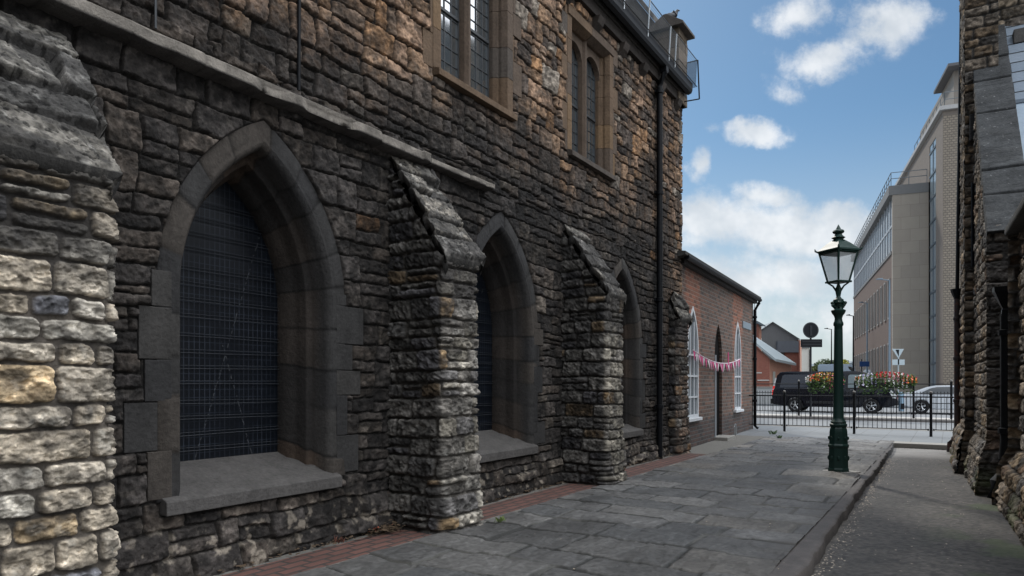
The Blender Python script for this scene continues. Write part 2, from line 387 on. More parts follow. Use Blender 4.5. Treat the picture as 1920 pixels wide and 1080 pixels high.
def sd_rect(s, v, x0, x1, z0, z1):
    return np.maximum(np.maximum(x0 - s, s - x1), np.maximum(z0 - v, v - z1))
def wall_fields(S, Vv):
    i1, d1, lx1, ly1 = coursed(S, Vv, 11, (.12, .26), (.11, .34), .042, .016, .5)
    i2, d2, lx2, ly2 = coursed(S, Vv, 23, (.15, .32), (.09, .30), .06, .02, .55)
    h1, p1 = relief_of(i1, d1, lx1, ly1, S, Vv, 11, .003, .012, .025, .019, proud=.022)
    h2, p2 = relief_of(i2, d2, lx2, ly2, S, Vv, 23, .007, .011, .034, .018, tilt=.16, proud=.022)
    lvl = Vv + .5 * (fbm(S * 1.3, Vv * 1.3, 3, 71) - .5)
    up = (lvl > 3.55) & (S > 2.4)
    low = Vv < .42 + .15 * (fbm(S * 2, Vv, 2, 72) - .5)
    H = np.where(up, h2, h1); Pf = np.where(up, p2, p1); ids = [np.where(up, a, b) for a, b in zip(i2, i1)]
    PAL_LOW_ = [(w_, tuple(c_ * .60 for c_ in k_)) for w_, k_ in PAL_LOW]; cl = colour_of(ids, Pf, S, Vv, 33, PAL_LOW_, (.017, .016, .0155), .10, (.22, .21, .20))
    cu = colour_of(ids, Pf, S, Vv, 35, PAL_UP, (.026, .022, .020), .1, (.28, .26, .24))
    t = ss(lvl + .7 * (fbm(S * 3, Vv * 3, 4, 79) - .5), 3.5, 4.7)[..., None] * ss(fbm(S * .9, Vv * .9, 3, 77), .15, .5)[..., None]
    t = np.maximum(t, ss(S, 11.6, 12.5)[..., None] * ss(Vv, .8, 2.4)[..., None] * .8)
    C = cl * (1 - t) + cu * t
    # bottom courses: rough footing, dusty pale patches
    H = H + .05 * ss(-Vv, -.42, -.2) * (.5 + ids[0] * .7) + .03 * ss(-Vv, -.16, -.02)
    pale = ss(-Vv, -.5, -.15) * ss(fbm(S * 14, Vv * 14, 4, 90), .60, .72) * .5
    C = C * (1 - pale[..., None]) + np.array((.24, .225, .20)) * pale[..., None]
    return H, C, Pf
def wall_s():
    out = [-6.0]
    while out[-1] < 1.5: out.append(out[-1] + .035)
    while out[-1] < 12.74:
        z = out[-1] * math.cos(TH) + D0 * math.sin(TH); out.append(out[-1] + min(.02, .00027 * z * z))
    return np.array(out)
us = wall_s(); vs = np.arange(-.15, 6.56, .0085)
S, Vv = np.meshgrid(us, vs, indexing='ij')
H, C, Pf = wall_fields(S, Vv)
sdw = np.full_like(S, 9.)
for c in WIN: sdw = np.minimum(sdw, np.minimum(sd_arch(S, Vv, c, E_OUT, .5), sd_rect(S, Vv, c - .80, c + .74, .44, .6)))
for (a0, b0) in UPW: sdw = np.minimum(sdw, sd_rect(S, Vv, a0 - .12, b0 + .12, UZ0 - .09, UZ1 + .13))
sdq = np.full_like(S, 9.)
for (a, b, z0, z1, _, _) in QUO: sdq = np.minimum(sdq, sd_rect(S, Vv, a, b, z0, z1))
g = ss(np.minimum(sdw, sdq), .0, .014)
wear_shade = np.clip((H - .019) / .022, -1, 1.3)[..., None]; big = fbm(S * .7 + 3, Vv * .9, 4, 88)[..., None]; C = C * (.62 + .76 * big) * np.array((1.07, .99, .90)); C = C * (1 + .45 * wear_shade)  # wear lightens ridges; hollows darkened to paint shade as well as soot
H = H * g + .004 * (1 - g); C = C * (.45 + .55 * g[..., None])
cut = sdw < -.035
keep = ~(cut[:-1, :-1] & cut[1:, :-1] & cut[1:, 1:] & cut[:-1, 1:])
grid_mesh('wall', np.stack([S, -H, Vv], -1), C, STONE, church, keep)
# end, back and inner walls, cut clear of the window recesses
DEEP = 6.4
mb = MB(); mb.col = (.15, .115, .09)
mb.box(12.35, 12.725, .012, DEEP, -.1, 6.9); mb.box(-6, 12.35, DEEP - .4, DEEP, -.1, 6.9); mb.box(-6, -5.6, .012, DEEP - .4, -.1, 6.9)
PITCH = math.tan(R(54)); RID = 6.95 + (DEEP / 2) * PITCH
for x0, x1 in ((12.35, 12.725), (-6, -5.6)): mb.prism([(.012, 6.9), (DEEP, 6.9), (DEEP / 2, RID - .4)], 'x', x0, x1)
mb.build('gable_wall', STONE, church)
mb = MB(); mb.col = (.07, .062, .056); mb.box(-12, -6.02, -14, DEEP, -.1, 9.5); mb.build('added_blocker_wing', STONE, church)  # unseen wing added behind the camera to darken surfaces facing it
mb = MB(); mb.prism([(-12.3, 9.5), (-5.8, 9.5), (-9, 13.5)], 'y', -14.2, DEEP); mb.build('added_blocker_roof', ROOFD, church)  # roof of the added wing, also blocking light from behind

# arched windows
def arch_pts(e, v0, nj=70, na=80):
    jz = np.linspace(v0, SPR, nj)[:-1]
    amax = math.acos(min(1, HW / (2 * HW + e))); an = np.linspace(0, amax, na)
    rr = 2 * HW + e
    left = [(-(HW + e), z) for z in jz] + [(HW - rr * math.cos(a), SPR + rr * math.sin(a)) for a in an]
    return np.array(left + [(-x, z) for x, z in left[::-1]][1:])
def arched_window(c, k):
    grp = empty('arched_window', parent=church); grp.location = (c, 0, 0)
    rg = random.Random(40 + k)
    prof = [(.13, .03, .53), (.13, -.026, .53), (.03, -.029, .53), (.0, -.029, .53), (-.012, -.03, .53), (-.055, .03, .54), (-.055, .155, .58), (-.075, .165, .6), (-.115, .168, .6), (-.125, .18, .6), (-.125, .26, .64), (-.15, .31, .66), (-.185, .34, .68), (-.185, .47, .7)]
    base = arch_pts(0, .55); n = len(base)
    # joints along the arch
    ln = np.r_[0, np.cumsum(np.hypot(*np.diff(base, axis=0).T))]
    P = np.zeros((n, len(prof), 3)); C = np.zeros((n, len(prof), 3))
    j = [0.0]
    while j[-1] < ln[-1]: j.append(j[-1] + rg.uniform(.24, .4))
    j = np.array(j); blk = np.searchsorted(j, ln); dj = np.min(np.abs(ln[:, None] - j[None]), axis=1)
    tones = pick(np.array([rg.random() for _ in range(len(j) + 2)]), PAL_DRESS)
    t2 = pick(np.array([rg.random() for _ in range(len(j) + 2)]), [(1, (.050, .036, .027)), (1, (.034, .028, .024)), (1.6, (.022, .020, .019))])
    for q, (e, y, v0) in enumerate(prof):
        o = arch_pts(e, v0)
        gv = .009 * np.exp(-(dj / .012) ** 2) + .010 * hsh(blk * 1.0, 4.0, k) * (q in (1, 2, 3))
        wob = .004 * (fbm(ln * 5, ln * 0 + q * .3, 3, k) - .5) * (q > 0)
        P[:, q, 0] = o[:, 0]; P[:, q, 2] = o[:, 1]; P[:, q, 1] = y + (gv if q < 4 else 0) + wob
        cc = tones[blk] if q < 6 else t2[(blk + 1) % len(t2)]
        C[:, q] = cc * (1 - .7 * np.exp(-(dj / .010) ** 2))[:, None] * (.85 + .3 * fbm(ln * 4, ln * 0 + q, 3, k + 9))[:, None]
    sur = grid_mesh('stone_surround', P, C, DRESS, grp)
    for (a, b, z0, z1, r, ty) in QUO:
        if ty == 'low' and abs((a + b) / 2 - c) < 1.2:
            mb = MB(); mb.col = tuple(pick(np.array([r]), PAL_DRESS)[0]); yy = -.021 - .007 * r
            # the blocks stop short of the moulded edge
            if a + b < 2 * c: b = c - HW - .035
            else: a = c + HW + .035
            mb.box(a - c, b - c, yy, .03, z0 + .003, z1 - .003); mb.build('jamb_block', DRESS, grp, bevel=.005)
    mb = MB(); mb.col = (.078, .074, .071)      # sloping sill, one block
    mb.prism([(-.085, .445), (-.085, .535), (-.06, .548), (.475, .735), (.475, .445)], 'x', -.79, .725)
    mb.build('sill', DRESS, grp, bevel=.006)
    # pane filling the inner outline
    o = arch_pts(-.17, .68, 12, 30); mb = MB()
    mb._add([(x, .455, z) for x, z in o], [tuple(range(len(o)))]); mb.build('leaded_pane', PANE, grp)
    mb = MB(); top = o[:, 1].max()
    z = .80; i = 0
    while z < top - .12:
        xs = [x for x, zz in o if abs(zz - z) < .06]; hw = HW - .17 if z < SPR else max(0, 2 * (HW) - .17 - .0) and (math.sqrt(max(0, (2 * HW - .17) ** 2 - (z - SPR) ** 2)) - HW)
        if hw < .05: break
        tl = rg.uniform(-.006, .006)
        mb.tube([(-hw, .437, z - tl), (0, .434, z + rg.uniform(-.004, .004)), (hw, .437, z + tl)], .0030, 5)
        if i % 1 == 0: mb.tube([(-hw, .439, z + .024 - tl), (hw, .439, z + .024 + tl)], .0022, 5)
        z += .118 + (.03 if i % 4 == 3 else 0); i += 1
    mb.build('saddle_bar', BARM, grp)
    return grp
PANE = mat('leaded_pane_glass', (.0035, .005, .008), .3, 0, .7, 3, 0, 40, .3)
_t = NT(PANE.node_tree); _p = PANE.node_tree.nodes['Principled BSDF']
_tc = _t.new('ShaderNodeTexCoord').outputs['Object']; _s = _t.new('ShaderNodeSeparateXYZ'); _t.l.new(_tc, _s.inputs[0])
def _saw(v, per, off=0.0): return _t.math('ABSOLUTE', _t.math('SUBTRACT', _t.math('FRACT', _t.math('ADD', _t.math('DIVIDE', v, per), off)), .5))
_gx = _t.ramp(_saw(_s.outputs[0], .043), ((.40, 0), (.49, 1)))
_gz = _t.ramp(_saw(_s.outputs[2], .06), ((.42, 0), (.5, .6)))
_grid = _t.math('MAXIMUM', _gx, _gz)
_big = _t.ramp(_t.noise(_tc, 2.6, 4), ((.35, .15), (.65, 1)))
_lead = _t.ramp(_saw(_s.outputs[0], .17), ((.475, 0), (.49, 1)))
def _scr(a, b):   # a chalky straggling scratch: |x - a z - b| small
    d = _t.math('ABSOLUTE', _t.math('SUBTRACT', _s.outputs[0], _t.math('ADD', _t.math('MULTIPLY', _s.outputs[2], a), _t.math('ADD', b, _t.math('MULTIPLY', _t.noise(_tc, 6, 3), .03)))))
    return _t.math('MULTIPLY', _t.ramp(d, ((.002, 1), (.007, 0))), _t.ramp(_t.noise(_tc, 45, 2), ((.46, 0), (.56, 1))))
_sc = _t.math('MAXIMUM', _scr(.32, -.50), _t.math('MULTIPLY', _scr(-.30, .45), _t.ramp(_s.outputs[2], ((1.6, 1), (1.65, 0)))))
_c = _t.mix(_t.math('MULTIPLY', _grid, _t.math('MULTIPLY', _big, .55)), _p.inputs['Base Color'].links[0].from_socket, (.060, .074, .098))
_c = _t.mix(_t.math('MULTIPLY', _lead, .4), _c, (.03, .035, .045)); _c = _t.mix(_t.math('MULTIPLY', _sc, .14), _c, (.30, .32, .34))
_t.l.new(_c, _p.inputs['Base Color'])
BARM = mat('window_bar', (.017, .021, .027), .6, .1)
for k, c in enumerate(WIN): arched_window(c, k)

# upper two-light windows
UGL = glass_mat('church_glass', (.06, .085, .10), .07, 1.0, 3.6)
def upper_window(x0, x1, k):
    grp = empty('two_light_window', parent=church); grp.location = ((x0 + x1) / 2, 0, 0); hw = (x1 - x0) / 2
    rg = random.Random(60 + k); mb = MB()
    def col(): mb.col = tuple(pick(np.array([rg.random()]), PAL_UPD)[0])
    z = UZ0
    zs = [UZ0, 4.85, 5.2, 5.62, 5.95, UZ1]
    for sgn in (-1, 1):
        for za, zb in zip(zs[:-1], zs[1:]):
            col(); pr = [(sgn * (hw + .12), .05), (sgn * (hw + .12), -.030), (sgn * hw, -.033), (sgn * (hw - .035), .03), (sgn * (hw - .035), .07), (sgn * (hw - .055), .08), (sgn * (hw - .085), .12), (sgn * (hw - .085), .30), (sgn * (hw + .12), .30)]
            mb.prism(pr, 'z', za + .0015, zb - .0015)
    for a, b in ((-hw - .12, -.02), (-.016, hw + .12)):      # head
        col(); mb.prism([(.05, UZ1 + .13), (-.046, UZ1 + .13), (-.05, UZ1 + .004), (.06, UZ1 - .05), (.30, UZ1 - .05), (.30, UZ1 + .13)], 'x', a, b)
    col(); mb.prism([(-.10, UZ0 - .085), (-.10, UZ0 - .02), (.15, UZ0 + .06), (.34, UZ0 + .06), (.34, UZ0 - .085)], 'x', -hw - .11, hw + .11)
    mb.build('stone_frame', DRESS, grp, bevel=.004)
    mb = MB(); col(); mb.prism([(-.045, .10), (-.018, .06), (.018, .06), (.045, .10), (.045, .30), (-.045, .30)], 'z', UZ0 + .03, UZ1 - .05)
    mb.build('mullion', DRESS, grp)
    # pierced head: plate with two arched openings
    mb = MB(); col(); zt = UZ1 - .05; lw = (hw - .085 - .045) / 2
    for sgn in (-1, 1):
        cx = sgn * (.045 + lw); n = 14; zb = UZ1 - .42
        arc = [(cx + lw * math.cos(a), zb + .02 + lw * 1.0 * math.sin(a)) for a in np.linspace(0, math.pi, n)]
        for i in range(n - 1):
            p, q = arc[i], arc[i + 1]
            for y0, y1 in ((.10, .18),):
                mb._add([(p[0], y0, p[1]), (q[0], y0, q[1]), (q[0], y0, zt), (p[0], y0, zt), (p[0], y1, p[1]), (q[0], y1, q[1]), (q[0], y1, zt), (p[0], y1, zt)],
                        [(0, 1, 2, 3), (4, 7, 6, 5), (0, 4, 5, 1)])
    mb.build('arched_head', DRESS, grp)
    mb = MB(); mb.quad((-hw + .06, .19, UZ0 + .02), (hw - .06, .19, UZ0 + .02), (hw - .06, .19, zt), (-hw + .06, .19, zt)); mb.build('glass', UGL, grp)
    mb = MB()
    for sgn in (-1, 1):
        cx = sgn * (.045 + lw)
        for f in (-.5, 0, .5): mb.box(cx + f * lw - .005, cx + f * lw + .005, .180, .189, UZ0 + .04, zt - .02)
        z = UZ0 + .12
        while z < zt - .1: mb.box(cx - lw, cx + lw, .181, .1895, z - .004, z + .004); z += .165
        mb.box(cx - lw, cx + lw, .165, .189, 5.25, 5.28)
        for x in (cx - lw + .005, cx + lw - .005): mb.box(x - .008, x + .008, .17, .189, UZ0 + .04, zt - .1)
    mb.build('leading', LEAD, grp)
for k, (a, b) in enumerate(UPW): upper_window(a, b, k)
for (a, b, z0, z1, r, ty) in QUO:
    if ty == 'up':
        # start outside the moulded frame
        for (x0, x1) in UPW:
            if abs(b - x0) < .1: b = x0 - .122
            elif abs(a - x1) < .1: a = x1 + .122
        if b - a < .02: continue
        mb = MB(); mb.col = tuple(pick(np.array([r]), PAL_UPD)[0]); mb.box(a, b, -.026 - .006 * r, .02, z0 + .003, z1 - .003); mb.build('quoin_stone', DRESS, church, bevel=.005)

# string course of weathered slabs
rg = random.Random(3)
def slab_course(x0, x1, z0, out, th, seed, name='string_course'):
    n = int((x1 - x0) / .022); xs = np.linspace(x0, x1, n)
    pr = np.array([(.02, z0), (-out * .55, z0 + .006), (-out * .97, z0 + .012), (-out, z0 + .016), (-out, z0 + .03), (-out, z0 + th * .86), (-out * .98, z0 + th * .93), (-out * .93, z0 + th * .95), (-out * .45, z0 + th + .0), (.02, z0 + th + .03)])
    P = np.zeros((n, len(pr), 3)); C = np.zeros((n, len(pr), 3))
    jt = [x0]; r_ = random.Random(seed)
    while jt[-1] < x1: jt.append(jt[-1] + r_.uniform(.55, 1.05))
    jt = np.array(jt); blk = np.searchsorted(jt, xs); dj = np.min(np.abs(xs[:, None] - jt[None]), axis=1)
    off = np.array([r_.uniform(-.018, .018) for _ in range(len(jt) + 2)]); offz = np.array([r_.uniform(-.012, .012) for _ in range(len(jt) + 2)])
    for q, (y, z) in enumerate(pr):
        chip = ss(fbm(xs * 2.1, xs * 0 + 2, 3, seed), .56, .72) * .035 * (q in (2, 3, 4, 5, 6))
        nn = .016 * (fbm(xs * 11, xs * 0 + (q > 4) * 2.9, 5, seed + 1) - .5)
        jg = .014 * np.exp(-(dj / .012) ** 2) * (q > 0)
        P[:, q, 0] = xs; P[:, q, 1] = y + (off[blk] + chip + nn + jg) * (abs(y) > .03); P[:, q, 2] = z + offz[blk] + .6 * nn - chip * .6 * (q > 3)
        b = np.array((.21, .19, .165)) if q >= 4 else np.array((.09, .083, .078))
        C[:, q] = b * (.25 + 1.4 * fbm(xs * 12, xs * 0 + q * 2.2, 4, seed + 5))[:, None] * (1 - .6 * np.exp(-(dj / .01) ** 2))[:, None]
    cap = lambda k: np.tile(P[k].mean(0), (1, len(pr), 1))      # close both ends of the slab
    P = np.concatenate([cap(0), P, cap(-1)], 0); C = np.concatenate([C[:1] * .8, C, C[-1:] * .8], 0)
    grid_mesh(name, P, C, STONE, church)
slab_course(-6, 5.09, 3.40, .17, .10, 1); slab_course(5.13, 6.20, 3.42, .13, .07, 8)

# buttresses with weathered sloping tops
def buttress(x0, x1, proj, zf, zw, seed, palf, pals, mort, res, batter=.05, slabc=None, name='buttress', fwd=None):
    grp = empty(name, parent=church); grp.location = ((x0 + x1) / 2, 0, 0)
    wdt = x1 - x0; L = 2 * proj + wdt; nu = int(L / res); nv = int(zw / res)
    u = np.linspace(0, L, nu); t = np.linspace(0, 1, nv); Ug, T = np.meshgrid(u, t, indexing='ij')
    top = np.where(Ug < proj, zw + (zf - zw) * Ug / proj, np.where(Ug > proj + wdt, zf + (zw - zf) * (Ug - proj - wdt) / proj, zf))
    Zv = -.12 + T * (top + .12)
    ids, d, lx, ly = coursed(Ug, Zv, seed, (.10, .20), (.14, .34), .03, .035, .15)
    Hh, Pf = relief_of(ids, d, lx, ly, Ug, Zv, seed, .006, .014, .026, .026, proud=.022)
    pit = ss(fbm(Ug * 38, Zv * 38, 3, seed + 50), .60, .70) * Pf; Hh = Hh - .008 * pit
    # face position and blended normal
    bat = batter * np.clip(1 - Zv / .9, 0, 1) * (Zv < .9)
    isL = Ug < proj; isR = Ug > proj + wdt
    x = np.where(isL, 0, np.where(isR, wdt, Ug - proj)) - wdt / 2
    y = np.where(isL, -Ug, np.where(isR, -(L - Ug), -proj))
    k = .05
    def blend(a): return np.clip((a + k) / (2 * k), 0, 1)
    al = blend(Ug - proj); ar = blend(Ug - proj - wdt)
    nx = -(1 - al) + ar; ny = -(al * (1 - ar)); nl = np.hypot(nx, ny) + 1e-6; nx /= nl; ny /= nl
    hh = Hh + bat
    P = np.stack([x + nx * hh, y + ny * hh, Zv], -1)
    # round the arrises a little
    rnd = .02 * (np.exp(-((Ug - proj) / .03) ** 2) + np.exp(-((Ug - proj - wdt) / .03) ** 2)); P[..., 0] -= nx * rnd; P[..., 1] -= ny * rnd
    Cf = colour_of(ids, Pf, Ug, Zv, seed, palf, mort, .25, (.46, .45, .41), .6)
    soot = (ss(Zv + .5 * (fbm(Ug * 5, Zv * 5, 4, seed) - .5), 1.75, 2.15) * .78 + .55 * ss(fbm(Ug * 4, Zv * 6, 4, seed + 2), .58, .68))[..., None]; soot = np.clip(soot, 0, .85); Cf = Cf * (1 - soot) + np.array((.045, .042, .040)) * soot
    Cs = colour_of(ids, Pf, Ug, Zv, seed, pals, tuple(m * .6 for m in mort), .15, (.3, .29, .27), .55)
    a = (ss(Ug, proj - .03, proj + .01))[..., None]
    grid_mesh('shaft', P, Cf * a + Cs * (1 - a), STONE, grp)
    # slope: slabs with a lip
    sl = math.hypot(zw - zf, proj); nu2 = int((wdt + .1) / res); nv2 = int((sl + .06) / res)
    uu = np.linspace(-.028, wdt + .028, nu2); vv = np.linspace(-.045, sl, nv2); A, B = np.meshgrid(uu, vv, indexing='ij')
    ids, d, lx, ly = coursed(A, B, seed + 5, (.2, .34), (.30, .8), .02, .02, .0)
    Hh, Pf = relief_of(ids, d, lx, ly, A, B, seed + 5, .006, .012, .030, .017, tilt=.22, proud=.022)
    pit = ss(fbm(A * 34, B * 40, 4, seed + 50), .62, .68); Hh = Hh - .005 * pit
    Hh = (Hh + .038 * np.clip(.5 - ly / .3, 0, 1)) * ss(B, -.045, .0) + .03 * (1 - ss(B, -.045, .0)) + .02      # each slab stands proud at its lower edge
    dy, dz = proj / sl, (zw - zf) / sl; ny_, nz_ = -dz, dy
    y = -proj + B * dy + ny_ * Hh; z = zf + B * dz + nz_ * Hh
    xx = A - wdt / 2 + .012 * (fbm(B * 9, A * 0, 2, seed) - .5)
    Pp = np.stack([xx, y, z], -1)
    # close the slab edges down into the shaft
    low = Pp[:, :1].copy(); low[..., 2] -= .06; low[..., 1] += .04
    Pp = np.concatenate([low, Pp], 1)
    Cc = colour_of(ids, Pf, A, B, seed + 5, slabc, (.04, .038, .036), .35, (.46, .45, .42), .6); bl = np.maximum(ss(fbm(A * 5, B * 7, 5, seed + 30), .48, .60) * .75, ss(fbm(A * 30, B * 30, 4, seed + 32), .56, .66) * .6)[..., None]; Cc = Cc * (1 - bl) + np.array((.05, .048, .046)) * bl; Cc = Cc * (1 - .75 * pit[..., None]); fr_ = (1 - ss(B, -.06, -.02))[..., None]; Cc = Cc * (1 - fr_) + np.array((.045, .043, .04)) * fr_; Cc = np.concatenate([Cc[:, :1] * .5, Cc], 1)
    sa = Pp[:1].copy(); sa[..., 2] -= .10; sa[..., 0] += .05; sb = Pp[-1:].copy(); sb[..., 2] -= .10; sb[..., 0] -= .05
    grid_mesh('weathering', np.concatenate([sa, Pp, sb], 0), np.concatenate([Cc[:1] * .6, Cc, Cc[-1:] * .6], 0), STONE, grp)
    return grp
SLAB1 = [(2, (.17, .16, .142)), (1, (.215, .20, .175)), (1, (.125, .12, .112))]
SLAB2 = [(2, (.15, .138, .12)), (1, (.22, .20, .17)), (1, (.085, .08, .074))]
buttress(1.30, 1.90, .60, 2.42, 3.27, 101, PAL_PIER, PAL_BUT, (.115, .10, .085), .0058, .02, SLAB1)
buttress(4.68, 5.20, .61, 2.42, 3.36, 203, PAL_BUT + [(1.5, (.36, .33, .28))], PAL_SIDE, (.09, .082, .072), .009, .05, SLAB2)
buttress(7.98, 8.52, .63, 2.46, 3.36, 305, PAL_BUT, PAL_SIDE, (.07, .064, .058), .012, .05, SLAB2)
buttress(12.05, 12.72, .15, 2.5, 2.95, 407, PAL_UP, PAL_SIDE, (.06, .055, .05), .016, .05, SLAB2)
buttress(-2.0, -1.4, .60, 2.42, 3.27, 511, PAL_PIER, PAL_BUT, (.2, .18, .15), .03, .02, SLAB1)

# eaves, gutter, guard, roof
mb = MB(); mb.col = (.04, .034, .03)
mb.box(-6, 12.74, -.10, .3, 6.56, 6.72)
x = -5.8
while x < 12.7:
    _k = rg.uniform(.6, 1.2); mb.col = tuple(c * _k for c in (.055, .046, .04)); mb.prism([(.05, 6.36), (-.03, 6.38), (-.12, 6.46), (-.16, 6.56), (.05, 6.56)], 'x', x, x + .19); x += .86 + rg.uniform(-.06, .06)
mb.col = (.06, .055, .05); mb.prism([(.3, 6.72), (-.13, 6.72), (-.13, 6.80), (.3, 6.9)], 'x', -6, 12.76)
mb.build('corbel_table', DRESS, church, bevel=.008)
mb = MB(); mb.prism([(-.13, 6.84), (-.15, 6.76), (-.20, 6.73), (-.26, 6.75), (-.28, 6.80), (-.285, 6.93), (-.27, 6.93), (-.26, 6.81), (-.20, 6.75), (-.16, 6.77), (-.145, 6.84)], 'x', -6, 12.62)
for xx in np.arange(-5, 12.6, .9): mb.box(xx, xx + .03, -.27, -.12, 6.83, 6.85)
mb.build('gutter', BLACKM, church)
rfp = MB(); y0, z0 = -.17, 6.90; y1, z1 = DEEP / 2, 6.90 + (DEEP / 2 + .17) * PITCH
rfp.prism([(y0, z0), (y1, z1), (DEEP + .17, z0), (DEEP + .17, z0 - .06), (y1, z1 - .12), (y0, z0 - .06)], 'x', -6, 12.4)
rfp.build('roof', ROOFD, church)
def gable_parapet():
    mb = MB(); mb.col = (.115, .105, .095)
    up = .62
    zr = 8.28 + (DEEP / 2 - .36) * 1.45; ze = 8.28 - (.36 + .1) * 1.45
    mb.prism([(.37, 6.9), (DEEP + .1, 6.9), (DEEP + .1, ze - .12), (DEEP / 2, zr - .12), (.37, 8.16)], 'x', 12.4, 12.72)
    mb.col = (.14, .13, .12)
    mb.prism([(.37, 8.17), (DEEP / 2, zr - .11), (DEEP / 2, zr), (.37, 8.30)], 'x', 12.33, 12.79)
    mb.prism([(DEEP + .12, ze - .11), (DEEP / 2, zr - .11), (DEEP / 2, zr), (DEEP + .12, ze)], 'x', 12.33, 12.79)
    mb.build('gable_parapet', DRESS, church, bevel=.01)
gable_parapet()
mb = MB()       # corner stack: coursed blocks and a sloping cap
z = 6.56; k = 0
while z < 7.86:
    h = rg.uniform(.2, .27); h = min(h, 7.9 - z)
    sp = 12.36 + (.2 if k % 2 else .32)
    for a, b in ((12.30, sp), (sp, 12.80)):
        _k = rg.uniform(.7, 1.2); mb.col = tuple(c * _k for c in (.17, .135, .10)); mb.box(a + .003, b - .003, -.125 + rg.uniform(-.006, .006), .36, z + .003, z + h - .003)
    z += h; k += 1
mb.col = (.05, .045, .04); mb.box(12.315, 12.785, -.11, .34, 6.56, 7.88)
mb.col = (.10, .088, .078); mb.prism([(-.24, 7.90), (.46, 7.90), (.46, 7.95), (.14, 8.16), (.08, 8.16), (-.24, 7.95)], 'x', 12.20, 12.90)
mb.build('corner_stack', DRESS, church, bevel=.008)
# clear guard panels on steel stanchions above the gutter
NET = bpy.data.materials.new('guard_mesh'); NET.use_nodes = True; t = NT(NET.node_tree); p = t.n['Principled BSDF']
p.inputs['Base Color'].default_value = (.035, .045, .055, 1); p.inputs['Roughness'].default_value = .5
tc = t.new('ShaderNodeTexCoord').outputs['Object']; s_ = t.new('ShaderNodeSeparateXYZ'); t.l.new(tc, s_.inputs[0])
def saw(v, per): return t.math('ABSOLUTE', t.math('SUBTRACT', t.math('FRACT', t.math('DIVIDE', v, per)), .5))
al = t.math('MAXIMUM', t.ramp(saw(s_.outputs[0], .05), ((.38, 0), (.46, 1))), t.ramp(saw(s_.outputs[2], .05), ((.38, 0), (.46, 1))))
t.l.new(t.math('MULTIPLY', t.math('MAXIMUM', al, .18), .62), p.inputs['Alpha'])
mb = MB(); mb.quad((-6, -.30, 6.90), (12.75, -.30, 6.90), (12.75, -.33, 7.42), (-6, -.33, 7.42)); mb.quad((12.75, -.30, 6.9), (12.75, .1, 6.9), (12.75, .1, 7.42), (12.75, -.33, 7.42))
mb.build('guard_mesh', NET, church)
STEEL = mat('galvanised_steel', (.45, .48, .5), .35, .6, .15)
for xx in list(np.arange(-5, 10, 1.6)) + [10.35, 11.32, 11.62]: mb = MB(); mb.tube([(xx, -.285, 6.84), (xx, -.32, 7.42)], .012, 6); mb.build('guard_stanchion', STEEL, church)
mb = MB()
for zz in (7.42, 6.92): mb.tube([(-6, -.315, zz), (12.78, -.315, zz)], .008, 6)
mb.tube([(12.78, -.33, 7.42), (12.78, -.36, 6.68)], .014, 6); mb.tube([(12.78, -.36, 6.68), (12.6, -.10, 6.62)], .012, 6); mb.tube([(12.78, -.33, 7.42), (12.78, .15, 7.42)], .01, 6)
mb.build('guard_rail', BLACKM, church)
# downpipe with swan neck and clips
def downpipe(parent, path, r, m, clips=(), name='downpipe', axis=(0, 0)):
    mb = MB(); mb.tube(path, r, 14)
    for (x, y, z) in clips:
        mb.lathe([(r * 1.0, z - .035), (r * 1.32, z - .03), (r * 1.32, z + .03), (r * 1.0, z + .035)], 14, x, y); mb.box(x - r * 1.9, x + r * 1.9, y - .008 + axis[1], y + .008 + axis[1], z - .02, z + .02)
    return mb.build(name, m, parent, smooth=True)
PX = 11.33
downpipe(church, [(PX, -.21, 6.78), (PX, -.21, 6.66), (PX, -.13, 6.50), (PX, -.115, 6.42), (PX, -.115, -.02)], .052, BLACKM, [(PX, -.115, z) for z in (6.35, 4.6, 2.75, .9)], axis=(0, .05))
mb = MB(); mb.box(PX - .06, PX + .06, -.26, -.14, 6.66, 6.80); mb.build('pipe_hopper', BLACKM, church, bevel=.01)
mb = MB(); mb.tube([(2.45, -.06, 3.58), (2.45, -.06, 6.5)], .008, 6); mb.build('lightning_conductor', LEAD, church); mb = MB(); mb.tube([(3.6, -.05, 3.6), (3.62, -.05, 6.5)], .014, 8); mb.build('lightning_conductor', BLACKM, church)

# pigeon on the corner stack
def skin(name, pts, edges, radii, m, parent=None, sub=2, cols=None):
    me = bpy.data.meshes.new(name); me.from_pydata(pts, edges, []); o = bpy.data.objects.new(name, me); link(o, parent)
    sk = o.modifiers.new('skin', 'SKIN'); sk.use_smooth_shade = True
    for i, r in enumerate(radii):
        me.skin_vertices[0].data[i].radius = r if isinstance(r, (tuple, list)) else (r, r)
    me.skin_vertices[0].data[0].use_root = True
    sb = o.modifiers.new('sub', 'SUBSURF'); sb.levels = sub; sb.render_levels = sub
    me.materials.append(m); return o
pw = frame_world(12.58, -.10, 8.165)
pig = empty('pigeon', pw, 0, label='grey pigeon perched on the cap of the church corner stack against the sky', cat='pigeon')
PIG = mat('pigeon_feathers', (.02, .023, .03), .6, 0, .4, 20)
skin('body', [(0, 0, .12), (.05, 0, .155), (.085, 0, .20), (.10, 0, .235), (-.05, 0, .10), (-.13, 0, .07), (.13, 0, .228), (.148, 0, .222)],
     [(0, 1), (1, 2), (2, 3), (0, 4), (4, 5), (3, 6), (6, 7)], [.062, .058, .034, .030, .048, .018, .012, .005], PIG, pig)
mb = MB(); mb.tube([(.01, .02, 0), (.012, .02, .08)], .006, 6); mb.tube([(.01, -.02, 0), (.012, -.02, .08)], .006, 6); mb.box(.0, .05, .014, .026, 0, .006); mb.box(.0, .05, -.026, -.014, 0, .006)
